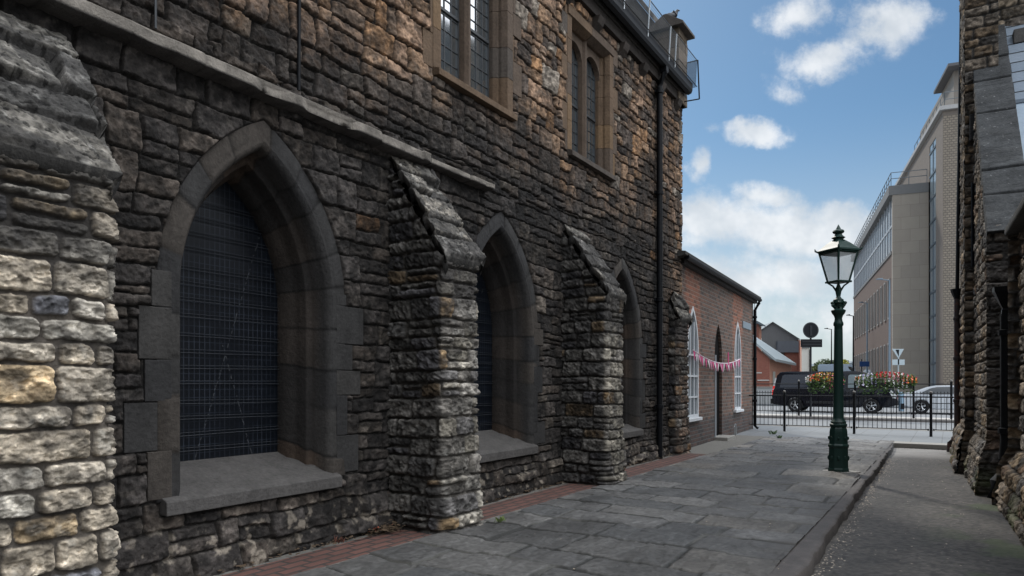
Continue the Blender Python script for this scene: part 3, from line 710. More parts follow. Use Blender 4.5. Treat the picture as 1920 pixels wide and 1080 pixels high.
mb.build('leg', mat('pigeon_leg', (.25, .07, .06), .6), pig)
mb = MB()
for sy in (-1, 1): mb.ball((-.03, sy * .052, .125), .07, 10, 6, 1.35, .22, .5)
mb.build('wing', mat('pigeon_wing', (.10, .105, .115), .6, 0, .5, 30), pig)

# ------------------------------------------------------------------ ground
def sheet(name, poly, z, m, **k):
    mb = MB(); mb._add([tuple(frame_world(s, wv, z)) for s, wv in poly], [tuple(range(len(poly)))]); o = mb.build(name, m); return tag(o, kind='structure', **k)
GM = mat('ground', (.13, .13, .125), .9, 0, .3, .3, .004, 60)
mb = MB(); mb.quad((-600, -300, -.16), (600, -300, -.16), (600, 1200, -.16), (-600, 1200, -.16)); tag(mb.build('ground', GM), kind='structure')
ROADM = mat('road_asphalt', (.165, .175, .185), .82, 0, .25, .7, .004, 90)
PAVM = brick_mat('footway_slabs', (.165, .178, .19), (.18, .195, .205), (.13, .135, .14), .6, .6, .01, 'XY', .2, .002)
sheet('road', [(22.2, -140), (22.2, 160), (29.0, 160), (29.0, -140)], -.10, ROADM)
o = sheet('road', [(30.0, -140), (30.0, 160), (44, 160), (44, -140)], -.104, ROADM)
fw = empty('footway_frame', CH_LOC, CH_RZ, kind='structure')
def local_box(name, x0, x1, w0, w1, z0, z1, m, parent=None, bevel=0, kind='structure'):
    mb = MB(); mb.box(x0, x1, -w1, -w0, z0, z1); o = mb.build(name, m, parent, bevel=bevel)
    if parent is None: o.location = CH_LOC; o.rotation_euler = (0, 0, CH_RZ)
    if kind: o['kind'] = kind
    return o
bpy.data.objects.remove(fw)
local_box('pavement', 17.5, 22.0, -140, 160, -.15, -.012, PAVM)
local_box('kerb', 22.0, 22.2, -140, 160, -.15, .0, CREAMC, bevel=.015)
local_box('island', 28.75, 29.7, -30, 9, -.15, .02, mat('island_concrete', (.38, .37, .35), .85, 0, .25, 2), bevel=.02)
local_box('island_kerb', 28.55, 28.75, -30, 9.2, -.15, .0, mat('dark_kerb', (.16, .15, .145), .85), bevel=.02)
local_box('island', 29.7, 30.0, -30, 9.2, -.15, .012, mat('island_edge', (.42, .42, .41), .85), bevel=.02)
local_box('pavement', 44, 50, -140, 160, -.15, .0, PAVM)

# flagstones: real relief, laid in rows across the alley
def flags():
    w_ = [.62]
    while w_[-1] < 3.30: w_.append(w_[-1] + .011)
    s_ = [-6.0]
    while s_[-1] < 1.0: s_.append(s_[-1] + .05)
    while s_[-1] < 17.5: s_.append(s_[-1] + min(.035, .008 + .0013 * max(0, s_[-1] - 1)))
    A, B = np.meshgrid(np.array(s_), np.array(w_), indexing='ij')
    ids, d, lx, ly = coursed(B, A, 77, (.40, .66), (.45, .95), .012, .012, 0)
    e = d - .012 - .010 * (fbm(A * 16, B * 16, 3, 5) - .4); p = np.clip(e / .012, 0, 1)
    Hh = .012 * p + .010 * (ids[0] - .5) + .035 * ((ids[1] - .5) * lx + (ids[2] - .5) * ly) + .007 * (fbm(A * 3.5, B * 3.5, 4, 6) - .5)
    # riven surface: shallow steps
    rv = fbm(A * 2.6, B * 4.2, 4, 9); Hh = Hh + .006 * (ss(rv, .44, .46) + ss(rv, .55, .57) + ss(rv, .36, .38)) + .0035 * (fbm(A * 14, B * 20, 4, 12) - .5)
    c = pick(ids[2], [(3, (.080, .079, .077)), (2, (.096, .094, .090)), (1.5, (.064, .065, .065)), (1, (.105, .098, .088))]) * (.75 + .5 * ids[0][..., None])
    c = c * (.6 + .8 * fbm(A * 3, B * 3, 4, 31))[..., None] * (.72 + .56 * ss(fbm(A * 40, B * 40, 3, 35), .2, .8))[..., None]
    st = ss(fbm(A * 1.1, B * 1.1, 4, 37), .52, .7)[..., None]; c = c * (1 - .3 * st)
    far = ss(A, 12.0, 17.0)[..., None]; c = c * (1 + .8 * far)  # sky sheen painted into the colour: flags brighten towards the far end
    mo = np.array((.013, .013, .011)) * (.6 + .8 * fbm(A * 8, B * 8, 3, 33)[..., None]); pal = ss(fbm(A * 1.2, B * 1.7, 3, 44), .5, .62)[..., None]
    mo = mo * (1 - pal * .3) + np.array((.16, .155, .14)) * pal * .3
    q = ss(p, .3, .9)[..., None]; c = c * q + mo * (1 - q)
    edge = ss(B, 3.05, 3.3)[..., None] * .5; c = c * (1 - edge) + np.array((.055, .05, .046)) * edge
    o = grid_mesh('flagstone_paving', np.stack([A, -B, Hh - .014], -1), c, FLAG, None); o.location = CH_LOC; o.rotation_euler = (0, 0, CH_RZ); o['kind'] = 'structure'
flags()
def strip(name, w0f, w1f, s0, s1, zf, colf, m, ds=.03, dw=.012, n=None):
    ss_ = np.arange(s0, s1, ds); n = n or 20; T = np.linspace(0, 1, n); A, Tg = np.meshgrid(ss_, T, indexing='ij')
    W0 = w0f(A); W1 = w1f(A); B = W0 + (W1 - W0) * Tg
    o = grid_mesh(name, np.stack([A, -B, zf(A, B, Tg)], -1), colf(A, B), m, None); o.location = CH_LOC; o.rotation_euler = (0, 0, CH_RZ); o['kind'] = 'structure'; return o
edgew = lambda A: 3.52 - .012 * (A - 2) + .09 * (fbm(A * .9, A * 0 + 1, 3, 3) - .5) + .05 * (fbm(A * 6, A * 0 + 4, 3, 8) - .5)
grey = lambda base, f, sd: (lambda A, B: np.array(base) * (.55 + .9 * fbm(A * f, B * f, 5, sd))[..., None])
def edge_z(A, B, T):
    return np.where(T > .93, -.14, .0 + .006 * (fbm(A * 12, B * 12, 3, 2) - .5) - .012 * ss(T, .7, .93))
strip('asphalt_edging', lambda A: A * 0 + 3.285, edgew, -6, 17.5, edge_z, lambda A, B: grey((.060, .052, .048), 14, 21)(A, B) * (1 - .85 * ss(B, edgew(A) - .022, edgew(A) - .012))[..., None], FLAG, .025, n=18)
# lower side lane of worn asphalt
def lane_col(A, B):
    c = np.array((.070, .062, .054)) * (.45 + 1.1 * fbm(A * 1.6, B * 1.6, 5, 61))[..., None]
    c = c * (.45 + 1.1 * ss(fbm(A * 34, B * 34, 2, 63), .15, .85))[..., None]
    sp = ss(vn(A * 48, B * 48, 4), .78, .92)[..., None] * .45; c = c * (1 - sp) + np.array((.16, .15, .14)) * sp
    dk = (np.exp(-((B - 3.75) / .35) ** 2) + ss(B, 4.3, 5.0)) * (.4 + .6 * fbm(A * 2.5, B * 2.5, 4, 71)); c = c * (1 - .5 * np.clip(dk, 0, 1))[..., None]
    ms = (ss(fbm(A * 1.7, B * 1.7, 4, 66), .6, .72) * ss(B, 4.0, 4.7))[..., None] * .6; c = c * (1 - ms) + np.array((.05, .075, .02)) * ms
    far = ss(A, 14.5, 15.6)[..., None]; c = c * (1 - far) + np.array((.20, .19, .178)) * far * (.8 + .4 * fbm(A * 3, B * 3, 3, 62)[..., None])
    return c
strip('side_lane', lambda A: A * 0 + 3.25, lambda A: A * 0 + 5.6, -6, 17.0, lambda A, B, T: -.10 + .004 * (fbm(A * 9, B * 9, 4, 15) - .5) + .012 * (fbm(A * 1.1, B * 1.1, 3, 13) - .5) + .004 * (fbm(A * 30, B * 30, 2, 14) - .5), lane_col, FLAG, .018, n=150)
local_box('kerb', 17.0, 17.5, 3.2, 9, -.15, .004, CREAMC, bevel=.01)
# red brick drainage strip against the church
RB = brick_mat('red_paving_brick', (.105, .052, .042), (.15, .072, .058), (.045, .040, .037), .22, .105, .014, 'XY', .5, .006)
mb = MB(); mb.box(-6, 12.5, -.60, -.17, -.1, .0); o = mb.build('brick_paving', RB); o.location = CH_LOC; o.rotation_euler = (0, 0, CH_RZ); o['kind'] = 'structure'
mb = MB(); mb.box(-6, 12.5, -.655, -.60, -.1, .004); mb.box(-6, 12.5, -.17, .0, -.1, -.004); mb.box(12.5, 17.5, -.655, .6, -.1, -.002); o = mb.build('mortar_edging', mat('mortar_edge', (.16, .155, .14), .9, 0, .4, 9, .006, 40)); o.location = CH_LOC; o.rotation_euler = (0, 0, CH_RZ); o['kind'] = 'structure'
#CONTINUE

# ------------------------------------------------------------------ brick chapel beyond the church
BLU = Vector((3.38, 5.95, 0)).normalized(); BRZ = math.atan2(BLU.y, BLU.x)
B0 = Vector((3.58, 13.75, 0)) - BLU * .75
chapel = empty('brick_chapel', B0, BRZ, label='low red and sooty brick building with white lancet windows beyond the church', cat='building')
def bx_of(px):      # distance along the chapel wall of a sight line
    k = (px - 960) / 1280; return (k * B0.y - B0.x) / (BLU.x - k * BLU.y)
BL = bx_of(1412)
CHB = brick_mat('chapel_brick', (.20, .105, .075), (.065, .050, .044), (.17, .15, .13), .235, .082, .014, 'XZ', .45, .008)
t = NT(CHB.node_tree); p = CHB.node_tree.nodes['Principled BSDF']; tc = t.new('ShaderNodeTexCoord').outputs['Object']; s_ = t.new('ShaderNodeSeparateXYZ'); t.l.new(tc, s_.inputs[0])
# repaired redder brick around the windows, glazed dark brick at the foot
c_ = p.inputs['Base Color'].links[0].from_socket; nn = t.noise(tc, 3.0, 4)
redm = None
for xc in (bx_of(1299), bx_of(1383)):
    dd = t.math('ADD', t.math('ABSOLUTE', t.math('SUBTRACT', s_.outputs[0], xc)), t.math('MULTIPLY', t.noise(tc, 4.5, 6, .75), .9))
    r_ = t.ramp(dd, ((.9, 1), (1.2, 0))); redm = r_ if redm is None else t.math('MAXIMUM', redm, r_)
redm = t.math('MULTIPLY', redm, t.ramp(s_.outputs[2], ((.5, 0), (.75, 1))))
c_ = t.mix(redm, c_, t.mix(1, c_, (1.75, 1.22, 1.02), 'MULTIPLY'))
c_ = t.mix(t.ramp(t.math('ADD', s_.outputs[2], t.math('MULTIPLY', nn, .2)), ((.55, .75), (.7, 0))), c_, t.mix(1, c_, (.42, .5, .62), 'MULTIPLY'))
t.l.new(c_, p.inputs['Base Color'])
def lancet(hw, z0, spr, rise, n=12):
    """outline of a pointed opening, from the foot left up and over"""
    Rr = (hw * hw + rise * rise) / (2 * hw); amax = math.asin(rise / Rr)
    L = [(-hw, z0)] + [(-hw + Rr - Rr * math.cos(a), spr + Rr * math.sin(a)) for a in np.linspace(0, amax, n)]
    return L + [(-x, z) for x, z in L[::-1]][1:]
OPEN = [(bx_of(1299), .43, .60, 1.95, .93), (bx_of(1347), .37, .0, 1.92, .76), (bx_of(1383), .41, .62, 1.98, .93)]
HC = 3.70
mb = MB(); xs0 = 0.0; depth = .07
for (xc, hw, z0, spr, rise) in OPEN:
    ol = lancet(hw, z0, spr, rise); xl, xr = xc - hw, xc + hw
    mb.quad((xs0, 0, -.1), (xl, 0, -.1), (xl, 0, HC), (xs0, 0, HC))
    if z0 > 0: mb.quad((xl, 0, -.1), (xr, 0, -.1), (xr, 0, z0), (xl, 0, z0))
    for i in range(len(ol) - 1):
        (a, za), (b, zb) = ol[i], ol[i + 1]
        if abs(a - b) > 1e-6: mb.quad((xc + a, 0, za), (xc + b, 0, zb), (xc + b, 0, HC), (xc + a, 0, HC))
        mb.quad((xc + a, 0, za), (xc + b, 0, zb), (xc + b, depth, zb), (xc + a, depth, za))
    xs0 = xr
mb.quad((xs0, 0, -.1), (BL, 0, -.1), (BL, 0, HC), (xs0, 0, HC))
mb.quad((BL, 0, -.1), (BL, 6, -.1), (BL, 6, HC + .9), (BL, 0, HC)); mb.quad((0, 6, -.1), (BL, 6, -.1), (BL, 6, HC + .9), (0, 6, HC + .9)); mb.quad((0, .02, -.1), (0, 6, -.1), (0, 6, HC + .9), (0, .02, HC))
mb.build('wall', CHB, chapel)
CGL = glass_mat('chapel_glass', (.10, .125, .145), .15, .8, 1.6)
for (xc, hw, z0, spr, rise) in (OPEN[0], OPEN[2]):
    wn = empty('lancet_window', parent=chapel); wn.location = (xc, 0, 0); mb = MB()
    o1 = lancet(hw, z0, spr, rise, 16); o2 = lancet(hw - .055, z0 + .06, spr, rise - .10, 16)
    for i in range(len(o1) - 1):
        a, b, c, d = o1[i], o1[i + 1], o2[i + 1], o2[i]
        P = lambda q, y: (q[0], y, q[1])
        mb._add([P(a, -.012), P(b, -.012), P(c, -.012), P(d, -.012), P(d, .06), P(c, .06), P(b, .06), P(a, .06)], [(0, 1, 2, 3), (3, 2, 5, 4), (0, 7, 6, 1)])
    mb.box(-hw, hw, -.012, .06, z0, z0 + .06)
    for f in (-.34, .34): mb.box(f * hw - .016, f * hw + .016, .0, .03, z0 + .05, spr + rise * .66)
    z = z0 + .42
    while z < spr + .35: mb.box(-hw + .03, hw - .03, -.004, .035, z - .018, z + .018); z += .43
    mb.build('frame', WHITE, wn)
    mb = MB(); mb._add([(x, .025, z) for x, z in o2], [tuple(range(len(o2)))]); mb.build('glass', CGL, wn)
    mb = MB(); mb.box(-hw - .07, hw + .09, -.07, .12, z0 - .07, z0 - .002); mb.build('sill', WHITE, wn, bevel=.008)
dr = empty('doorway', parent=chapel); dr.location = (OPEN[1][0], 0, 0)
mb = MB(); mb._add([(x, .062, z) for x, z in lancet(.365, -.05, 1.92, .76)], [tuple(range(27 - 2))[:len(lancet(.365, -.05, 1.92, .76))]]); mb.build('door_panel', mat('dark_door', (.006, .005, .005), .8, 0, .2, 6, 0, 40, .08), dr)
mb = MB(); mb.box(-.368, -.29, -.02, .06, .0, 1.95); mb.build('open_door_leaf', mat('grey_door_paint', (.30, .33, .36), .5), dr)
mb = MB(); mb.box(-.42, .42, -.30, .25, -.1, .075); mb.build('doorstep', CREAMC, dr, bevel=.012)
mb = MB(); mb.prism([(-.20, HC + .02), (-.20, HC + .08), (6.1, HC + 1.0), (6.1, HC + .86), (0, HC - .02)], 'x', -.3, BL + .14); mb.build('roof', mat('mossy_roof', (.045, .045, .042), .9, 0, .5, 5, .02, 14), chapel)
mb = MB(); mb.box(0, BL + .1, -.10, .0, HC - .10, HC); mb.build('cornice', mat('sooty_cornice', (.035, .032, .03), .9, 0, .4, 6), chapel)
mb = MB(); mb.tube([(-.1, -.17, HC + .0), (BL + .15, -.17, HC + .0)], .055, 10); mb.build('gutter', BLACKM, chapel)
downpipe(chapel, [(BL - .03, -.17, HC), (BL - .03, -.17, HC - .10), (BL - .05, -.06, HC - .30), (BL - .05, -.06, .08), (BL - .02, -.14, .0)], .045, BLACKM, [(BL - .05, -.06, z) for z in (3.2, 2.0, .8)], axis=(0, .03))
mb = MB(); mb.box(bx_of(1392), bx_of(1407), -.02, 0, 2.80, 2.98); mb.build('name_plaque', mat('plaque_blue_grey', (.22, .28, .33), .5), chapel)
mb = MB(); mb.tube([(bx_of(1368), -.12, 0), (bx_of(1368), -.12, .22), (bx_of(1368) + .05, -.12, .28), (bx_of(1368) + .13, -.12, .28), (bx_of(1368) + .18, -.12, .22), (bx_of(1368) + .18, -.12, -.02)], .016, 8)
hp = mb.build('steel_hoop', STEEL, None, smooth=True); hp.location = B0; hp.rotation_euler = (0, 0, BRZ); tag(hp, 'small grey steel hoop rising from the paving beside the chapel door', 'hoop')
# bunting strung from window to window
bunt = empty('bunting', B0, BRZ, label='string of pink and white pennants hung across the brick wall and its doorway', cat='bunting')
xa, xb, xm = bx_of(1291), bx_of(1381), bx_of(1352)
def bz(x):
    t = (x - xa) / (xb - xa); return 1.97 + (-.04) * t - .78 * t * (1 - t) * .95
pts = [(x, -.09, bz(x)) for x in np.linspace(xa, xb, 24)]
mb = MB(); mb.tube(pts, .012, 5); mb.build('cord', mat('bunting_tape', (.75, .62, .68), .8), bunt)
PNK = [mat('pennant_pink', (.62, .07, .22), .8, 0, .3, 20), mat('pennant_white', (.7, .62, .65), .8, 0, .15, 20), mat('pennant_rose', (.6, .22, .36), .8, 0, .3, 20)]
rg = random.Random(12)
for i in range(24):
    x = xa + (xb - xa) * (i + .5) / 24; mb = MB(); z = bz(x); tw = rg.uniform(-.035, .03); wv = .075
    mb._add([(x - wv, -.09, z), (x + wv, -.092, z), (x + rg.uniform(-.02, .02), -.10 + tw, z - .20), (x - wv, -.086, z), (x + wv, -.088, z), (x + .003, -.095 + tw, z - .20)], [(0, 1, 2), (3, 5, 4), (0, 2, 5, 3), (1, 4, 5, 2), (0, 3, 4, 1)])
    mb.build('pennant', PNK[(0, 1, 2, 0, 1)[i % 5]], bunt)
mb = MB(); mb.box(bx_of(1358) - .03, bx_of(1358) + .04, -.10, -.085, bz(bx_of(1358)) - .12, bz(bx_of(1358)) + .26); mb.build('ribbon', PNK[0], bunt)
# flat roofed block behind the chapel, its eave just showing past the church
fpos = Vector(((1280 - 960) / 1280 * 27, 27, 0)); frz = math.atan2(27, (1280 - 960) / 1280 * 27) + R(1)
fb = empty('flat_roofed_block', fpos, frz, label='distant flat roofed block whose grey eave pokes out past the church corner', cat='building')
mb = MB(); mb.box(.3, 8, .6, 6, -.1, 7.6); mb.build('wall', brick_mat('block_brick', (.2, .17, .14), (.24, .2, .16), (.2, .18, .16)), fb)
mb = MB(); mb.box(-.2, 8.5, -.0, 6.5, 7.6, 7.92); mb.build('roof', mat('eave_grey', (.22, .25, .28), .6), fb, bevel=.02)

# ------------------------------------------------------------------ stone building on the right
RU = Vector((3.04, 5.14, 0)).normalized(); RRZ = math.atan2(RU.y, RU.x)
R0 = Vector((6.04, 8.606, 0))
rb = empty('stone_chancel', R0, RRZ, label='rough stone church building at the right edge with a steep buttress and slate roof', cat='building')
PAL_R = [(4, (.19, .155, .12)), (3, (.145, .125, .105)), (2, (.10, .092, .086)), (1.5, (.26, .195, .13)), (1, (.2, .18, .155)), (.6, (.18, .12, .08))]
PAL_RS = [(3, (.12, .105, .09)), (3, (.10, .09, .082)), (1, (.14, .10, .075))]
def rpatch(name, A, Bv, z0, z1, seed, res, plinth=0, pal=PAL_R, out=None, zt=None, hr=(.12, .2), depth=.045, n_=None, e0=1, e1=1):
    """stone face between local points A and Bv; the outward side is to the left going from A to Bv"""
    A = Vector((*A, 0)); Bv = Vector((*Bv, 0)); L = (Bv - A).length; dr_ = (Bv - A) / L; nrm = Vector((-dr_.y, dr_.x, 0)) if n_ is None else Vector(n_)
    u = np.linspace(-.0, L, max(3, int(L / res))); T = np.linspace(0, 1, int((z1 - z0) / res)); Ug, Tg = np.meshgrid(u, T, indexing='ij')
    top = z1 if zt is None else zt(Ug / L)
    Zv = z0 + Tg * (top - z0)
    ids, d, lx, ly = coursed(Ug, Zv, seed, hr, (.16, .4), .03, .04, .1)
    Hh, Pf = relief_of(ids, d, lx, ly, Ug, Zv, seed, .006, .025, depth * .6, .026, tilt=.12, proud=.02)
    if plinth: Hh = Hh + plinth * ss(-Zv, -.62, -.30) + .04 * ss(-Zv, -.2, -.0)
    C = colour_of(ids, Pf, Ug, Zv, seed, pal, (.06, .055, .05), .12, (.32, .30, .27), .5)
    if plinth: mo = (ss(-Zv, -.35, .0) * ss(fbm(Ug * 3, Zv * 3, 3, seed), .5, .65) * .6)[..., None]; C = C * (1 - mo) + np.array((.06, .08, .025)) * mo
    ex = (plinth * ss(-Zv, -.62, -.30) + .04 * ss(-Zv, -.2, -.0) + .02) if plinth else 0 * Zv
    sh = -ex * np.clip(1 - Ug / .4, 0, 1) * e0 + ex * np.clip(1 - (L - Ug) / .4, 0, 1) * e1
    P = np.stack([A.x + dr_.x * (Ug + sh) + nrm.x * Hh, A.y + dr_.y * (Ug + sh) + nrm.y * Hh, Zv], -1)
    return grid_mesh(name, P, C, STONE, rb)
# inner masonry core
mb = MB(); mb.col = (.10, .085, .07)
mb.box(3.15, 5.98, -6, -.03, -.1, 9.3); mb.box(.06, 3.2, -.47, -.04, -.1, 3.2); mb.box(2.35, 3.2, -.24, .09, -.1, 9.3)
mb.prism([(.06, 3.15), (3.2, 3.15), (3.2, 7.0)], 'y', -.46, -.03)
mb.build('masonry_core', STONE, rb)
mb = MB(); mb.prism([(-6, 9.3), (.15, 9.3), (-3, 11.8)], 'x', 3.0, 6.2); mb.build('nave_roof', ROOFD, rb)
zs = lambda f: 3.30 + f * 3.85
# west-facing faces (towards the alley, local +y)
rpatch('wall', (5.98, 0), (3.3, 0), -.12, 9.3, 601, .035, .14, n_=(0, 1, 0))
rpatch('corner_pier', (3.3, .13), (2.3, .13), -.12, 9.3, 611, .022, .10, n_=(0, 1, 0))
rpatch('corner_pier', (2.3, .14), (2.3, -.25), -.12, 9.3, 613, .014, .05, [(2, (.2, .145, .095)), (2, (.14, .115, .09)), (1, (.10, .09, .08))], n_=(-1, 0, 0))
rpatch('corner_pier', (3.3, -.1), (3.3, .15), -.12, 9.3, 615, .03, .05, n_=(1, 0, 0))
rpatch('gable_wall', (3.1, .02), (3.1, -2.2), 5.5, 9.3, 617, .016, 0, [(3, (.25, .20, .145)), (2, (.2, .165, .125)), (1, (.15, .13, .11))], n_=(-1, 0, 0))
rpatch('end_wall', (5.98, .02), (5.98, -6), -.12, 9.3, 618, .06, .1, n_=(1, 0, 0))
rpatch('buttress_side', (0, 0), (2.3, 0), -.12, 7.1, 621, .011, .10, zt=lambda f: 3.28 + f * 2.3 / 3.1 * 3.85, n_=(0, 1, 0))
rpatch('buttress_face', (0, .03), (0, -.42), -.12, 3.3, 623, .009, .09, PAL_RS, hr=(.16, .28), depth=.02, n_=(-1, 0, 0))
rpatch('buttress_side', (2.3, -.46), (0, -.46), -.12, 3.3, 625, .03, 0, n_=(0, -1, 0))
# steep smooth weathering of ashlar on the buttress
a = np.linspace(-.415, .05, 40); b = np.linspace(-.12, 4.9, 420); A_, B_ = np.meshgrid(a, b, indexing='ij'); ln = math.hypot(3.1, 3.85); cx_, sx_ = 3.1 / ln, 3.85 / ln
jb = np.array([-.2, .62, 1.15, 2.5, 3.35, 3.95, 5.2]); bi = np.searchsorted(jb, B_ + .01 * np.sin(A_ * 9)); dj = np.min(np.abs(B_[..., None] - jb), -1)
Hh = .03 + .012 * (jb[np.clip(bi, 0, 6)] - B_) - .02 * np.exp(-(dj / .016) ** 2) + .018 * (fbm(A_ * 3, B_ * 7, 4, 3) - .5) - .004 * ss(fbm(A_ * 2, B_ * 12, 3, 7), .6, .66)
C = np.array((.062, .065, .067)) * (.6 + .8 * fbm(A_ * 5, B_ * 9, 5, 5))[..., None] * (.85 + .3 * hsh(bi * 1.0, 2.0, 3))[..., None] * (1 - .7 * np.exp(-(dj / .014) ** 2))[..., None]
sp_ = ss(vn(A_ * 45, B_ * 45, 9), .93, .97)[..., None] * .6; C = C * (1 - sp_) + .35 * sp_
P = np.stack([B_ * cx_ - sx_ * Hh, A_, 3.27 + B_ * sx_ + cx_ * Hh], -1)
s1 = P[:1].copy(); s1[..., 0] += .12; s1[..., 2] -= .09; s2 = P[-1:].copy(); s2[..., 0] += .12; s2[..., 2] -= .09
P = np.concatenate([s1, P, s2], 0); C = np.concatenate([C[:1] * .6, C, C[-1:] * .6], 0); l_ = P[:, :1].copy(); l_[..., 0] += .16; l_[..., 2] -= .05
grid_mesh('weathering', np.concatenate([l_, P], 1), np.concatenate([C[:, :1] * .5, C], 1), DRESS, rb)
mb = MB(); mb.col = (.11, .105, .10); mb.box(2.7, 3.12, -1.0, -.50, 6.62, 6.84); mb.build('string_block', DRESS, rb, bevel=.01); mb = MB(); mb.col = (.08, .075, .07); mb.box(3.0, 3.12, .06, -1.5, 7.55, 7.66); mb.build('string_course', DRESS, rb, bevel=.01)
mb = MB(); mb.col = (.03, .03, .032); mb.box(2.16, 2.28, -.04, .10, 5.05, 5.45); mb.build('vent_box', DRESS, rb, bevel=.01)
mb = MB(); mb.tube([(2.2, .06, 3.1), (2.2, .06, 4.4)], .022, 8); mb.build('conduit', BLACKM, rb)
# lower aisle wall nearer the camera and its lean-to slate roof
rpatch('aisle_wall', (-1.0, -.22), (-5, -.22), -.12, 3.0, 631, .012, .16, n_=(0, 1, 0))
rpatch('aisle_wall', (-1.0, -.10), (-1.0, -.9), -.12, 3.0, 633, .014, .1, n_=(1, 0, 0))
mb = MB(); mb.col = (.08, .07, .06); mb.box(-5, -1.02, -.5, -.25, -.1, 2.98); mb.box(-1.1, 3.1, -1.0, -.6, -.1, 3.4)
mb.prism([(-1.1, 3.3), (3.1, 3.3), (3.1, 3.45), (-1.1, 3.45)], 'y', -.5, -.62); mb.build('recess_wall', STONE, rb)
mb = MB(); mb.col = (.06, .058, .055); mb.prism([(-.05, 2.98), (-.05, 3.06), (-.30, 3.30), (-.62, 3.5), (-.62, 2.98)], 'x', -5, -.93); mb.build('coping', DRESS, rb, bevel=.02)
SL2 = brick_mat('aisle_slates', (.20, .25, .31), (.25, .30, .36), (.02, .025, .03), .42, .17, .010, 'YX', .2, .02)
sl0 = 3.85 / 3.1
def lean(t0, t1, off, th, m, name):
    mb = MB(); mb.prism([(t0, 3.24 + t0 * sl0 - off), (t1, 3.24 + t1 * sl0 - off), (t1, 3.24 + t1 * sl0 - off - th), (t0, 3.24 + t0 * sl0 - off - th)], 'y', -6, -.41); return mb.build(name, m, rb)
lean(1.75, 3.12, .0, .05, SL2, 'slate_roof'); lean(.0, 1.85, .07, .04, mat('lead_sheet', (.26, .34, .42), .45, .1, .25, 3, .01, 6), 'roof_sheet')
mb = MB(); mb.col = (.10, .085, .07); mb.box(.1, 3.1, -6, -.50, -.1, 3.05); mb.build('porch_wall', STONE, rb)
mb = MB(); mb.prism([(-.46, 3.40), (-.46, 3.46), (-6.3, 6.2), (-6.3, 6.1)], 'x', -5, -.95); mb.build('aisle_roof', ROOFD, rb)
# rain pipes
QX, QY = -.66, -.10
downpipe(rb, [(QX, QY, 2.12), (QX, QY, .62), (QX - .02, QY + .02, .40), (QX - .10, QY + .11, .16), (QX - .12, QY + .14, -.04)], .066, BLACKM, [(QX, QY, .75), (QX, QY, 1.9)], axis=(0, 0))
mb = MB(); mb.lathe([(.058, 2.08), (.075, 2.10), (.075, 2.16), (.062, 2.18), (.10, 2.24), (.18, 2.38), (.19, 2.43), (.17, 2.43)], 4, QX, QY, R(45)); mb.build('pipe_hopper', BLACKM, rb)
mb = MB(); mb.tube([(QX, QY, 2.35), (QX + .02, QY - .06, 2.55), (QX + .1, QY - .2, 2.68), (QX + .2, QY - .5, 2.75)], .045, 10); mb.build('offset_pipe', BLACKM, rb, smooth=True)
PYX, PYY = 5.9, .10
downpipe(rb, [(PYX, PYY, 3.0), (PYX, PYY, .36), (PYX - .04, PYY + .05, .2), (PYX - .08, PYY + .12, .10), (PYX - .08, PYY + .13, -.08)], .055, IRON, [(PYX, PYY, z) for z in (.95, 1.8, 2.6)])
mb = MB(); mb.lathe([(.05, 2.98), (.06, 3.02), (.11, 3.14), (.12, 3.2), (.1, 3.2)], 8, PYX, PYY); mb.tube([(PYX, PYY, 3.15), (PYX, PYY - .08, 9.2)], .035, 8); mb.build('pipe_hopper', BLACKM, rb)

# ------------------------------------------------------------------ street lamp
lx_, ly_ = (1572 - 960) / 1280 * 10.05, 10.05
lamp = empty('street_lamp', (lx_, ly_, 0), R(20), label='dark green cast iron street lamp with glazed lantern standing on the flagstones', cat='street lamp')
K = 10.05 / 1280
def zz(py): return EYE + (718 - py) * K
mb = MB(); mb.box(-.20, .22, -.2, .2, -.02, .015); mb.build('base_slab', CREAMC, lamp, bevel=.004)
mb = MB(); r8 = R(22.5)
mb.lathe([(.150, .012), (.150, .05), (.140, .07), (.137, .36), (.150, .38), (.150, .40), (.135, .42), (.128, .60), (.120, .64), (.105, .67)], 8, 0, 0, r8)
for k in range(8):
    a = k * math.pi / 4
    ca, sa = math.cos(a), math.sin(a); rr = .128
    for (z, s_) in ((.21, .022), (.50, .016)): mb.ball((ca * rr, sa * rr, z), s_, 8, 6, .6 + .4 * abs(sa), .6 + .4 * abs(ca), 1.7)
mb.build('base', GREEN, lamp, bevel=.003)
mb = MB()
mb.lathe([(.10, .66), (.118, .68), (.118, .705), (.10, .72), (.108, .735), (.10, .75), (.082, .77), (.074, .80), (.068, 1.2), (.058, zz(620)), (.056, zz(612)), (.068, zz(610)), (.068, zz(606)), (.055, zz(602)), (.05, zz(597)), (.062, zz(592)), (.085, zz(588)), (.098, zz(584)), (.10, zz(582)), (.07, zz(580)), (.05, zz(576)), (.05, zz(571)), (.075, zz(568)), (.07, zz(562)), (.04, zz(559)), (.028, zz(556)), (.034, zz(552)), (.042, zz(546)), (.038, zz(540)), (.026, zz(536)), (.02, zz(533))], 24)
for k in range(12):
    a = k * math.pi / 6; mb.tube([(math.cos(a) * .068, math.sin(a) * .068, .80), (math.cos(a) * .053, math.sin(a) * .053, zz(622))], .006, 5)
for k in range(5):
    a = k * 2 * math.pi / 5 + .3
    for q in range(3): mb.ball((math.cos(a) * (.06 + .015 * q), math.sin(a) * (.06 + .015 * q), zz(575 - 3.3 * q)), .026, 8, 6)
mb.ball((-.075, .02, zz(573)), .032, 8, 6, 1.3, .6, .8); mb.ball((.07, -.02, zz(567)), .03, 8, 6, 1.2, .6, .9)
mb.build('column', GREEN, lamp, smooth=True)
zb_, zt_ = zz(528), zz(472); rb_, rt_ = .145, .262
mb = MB()
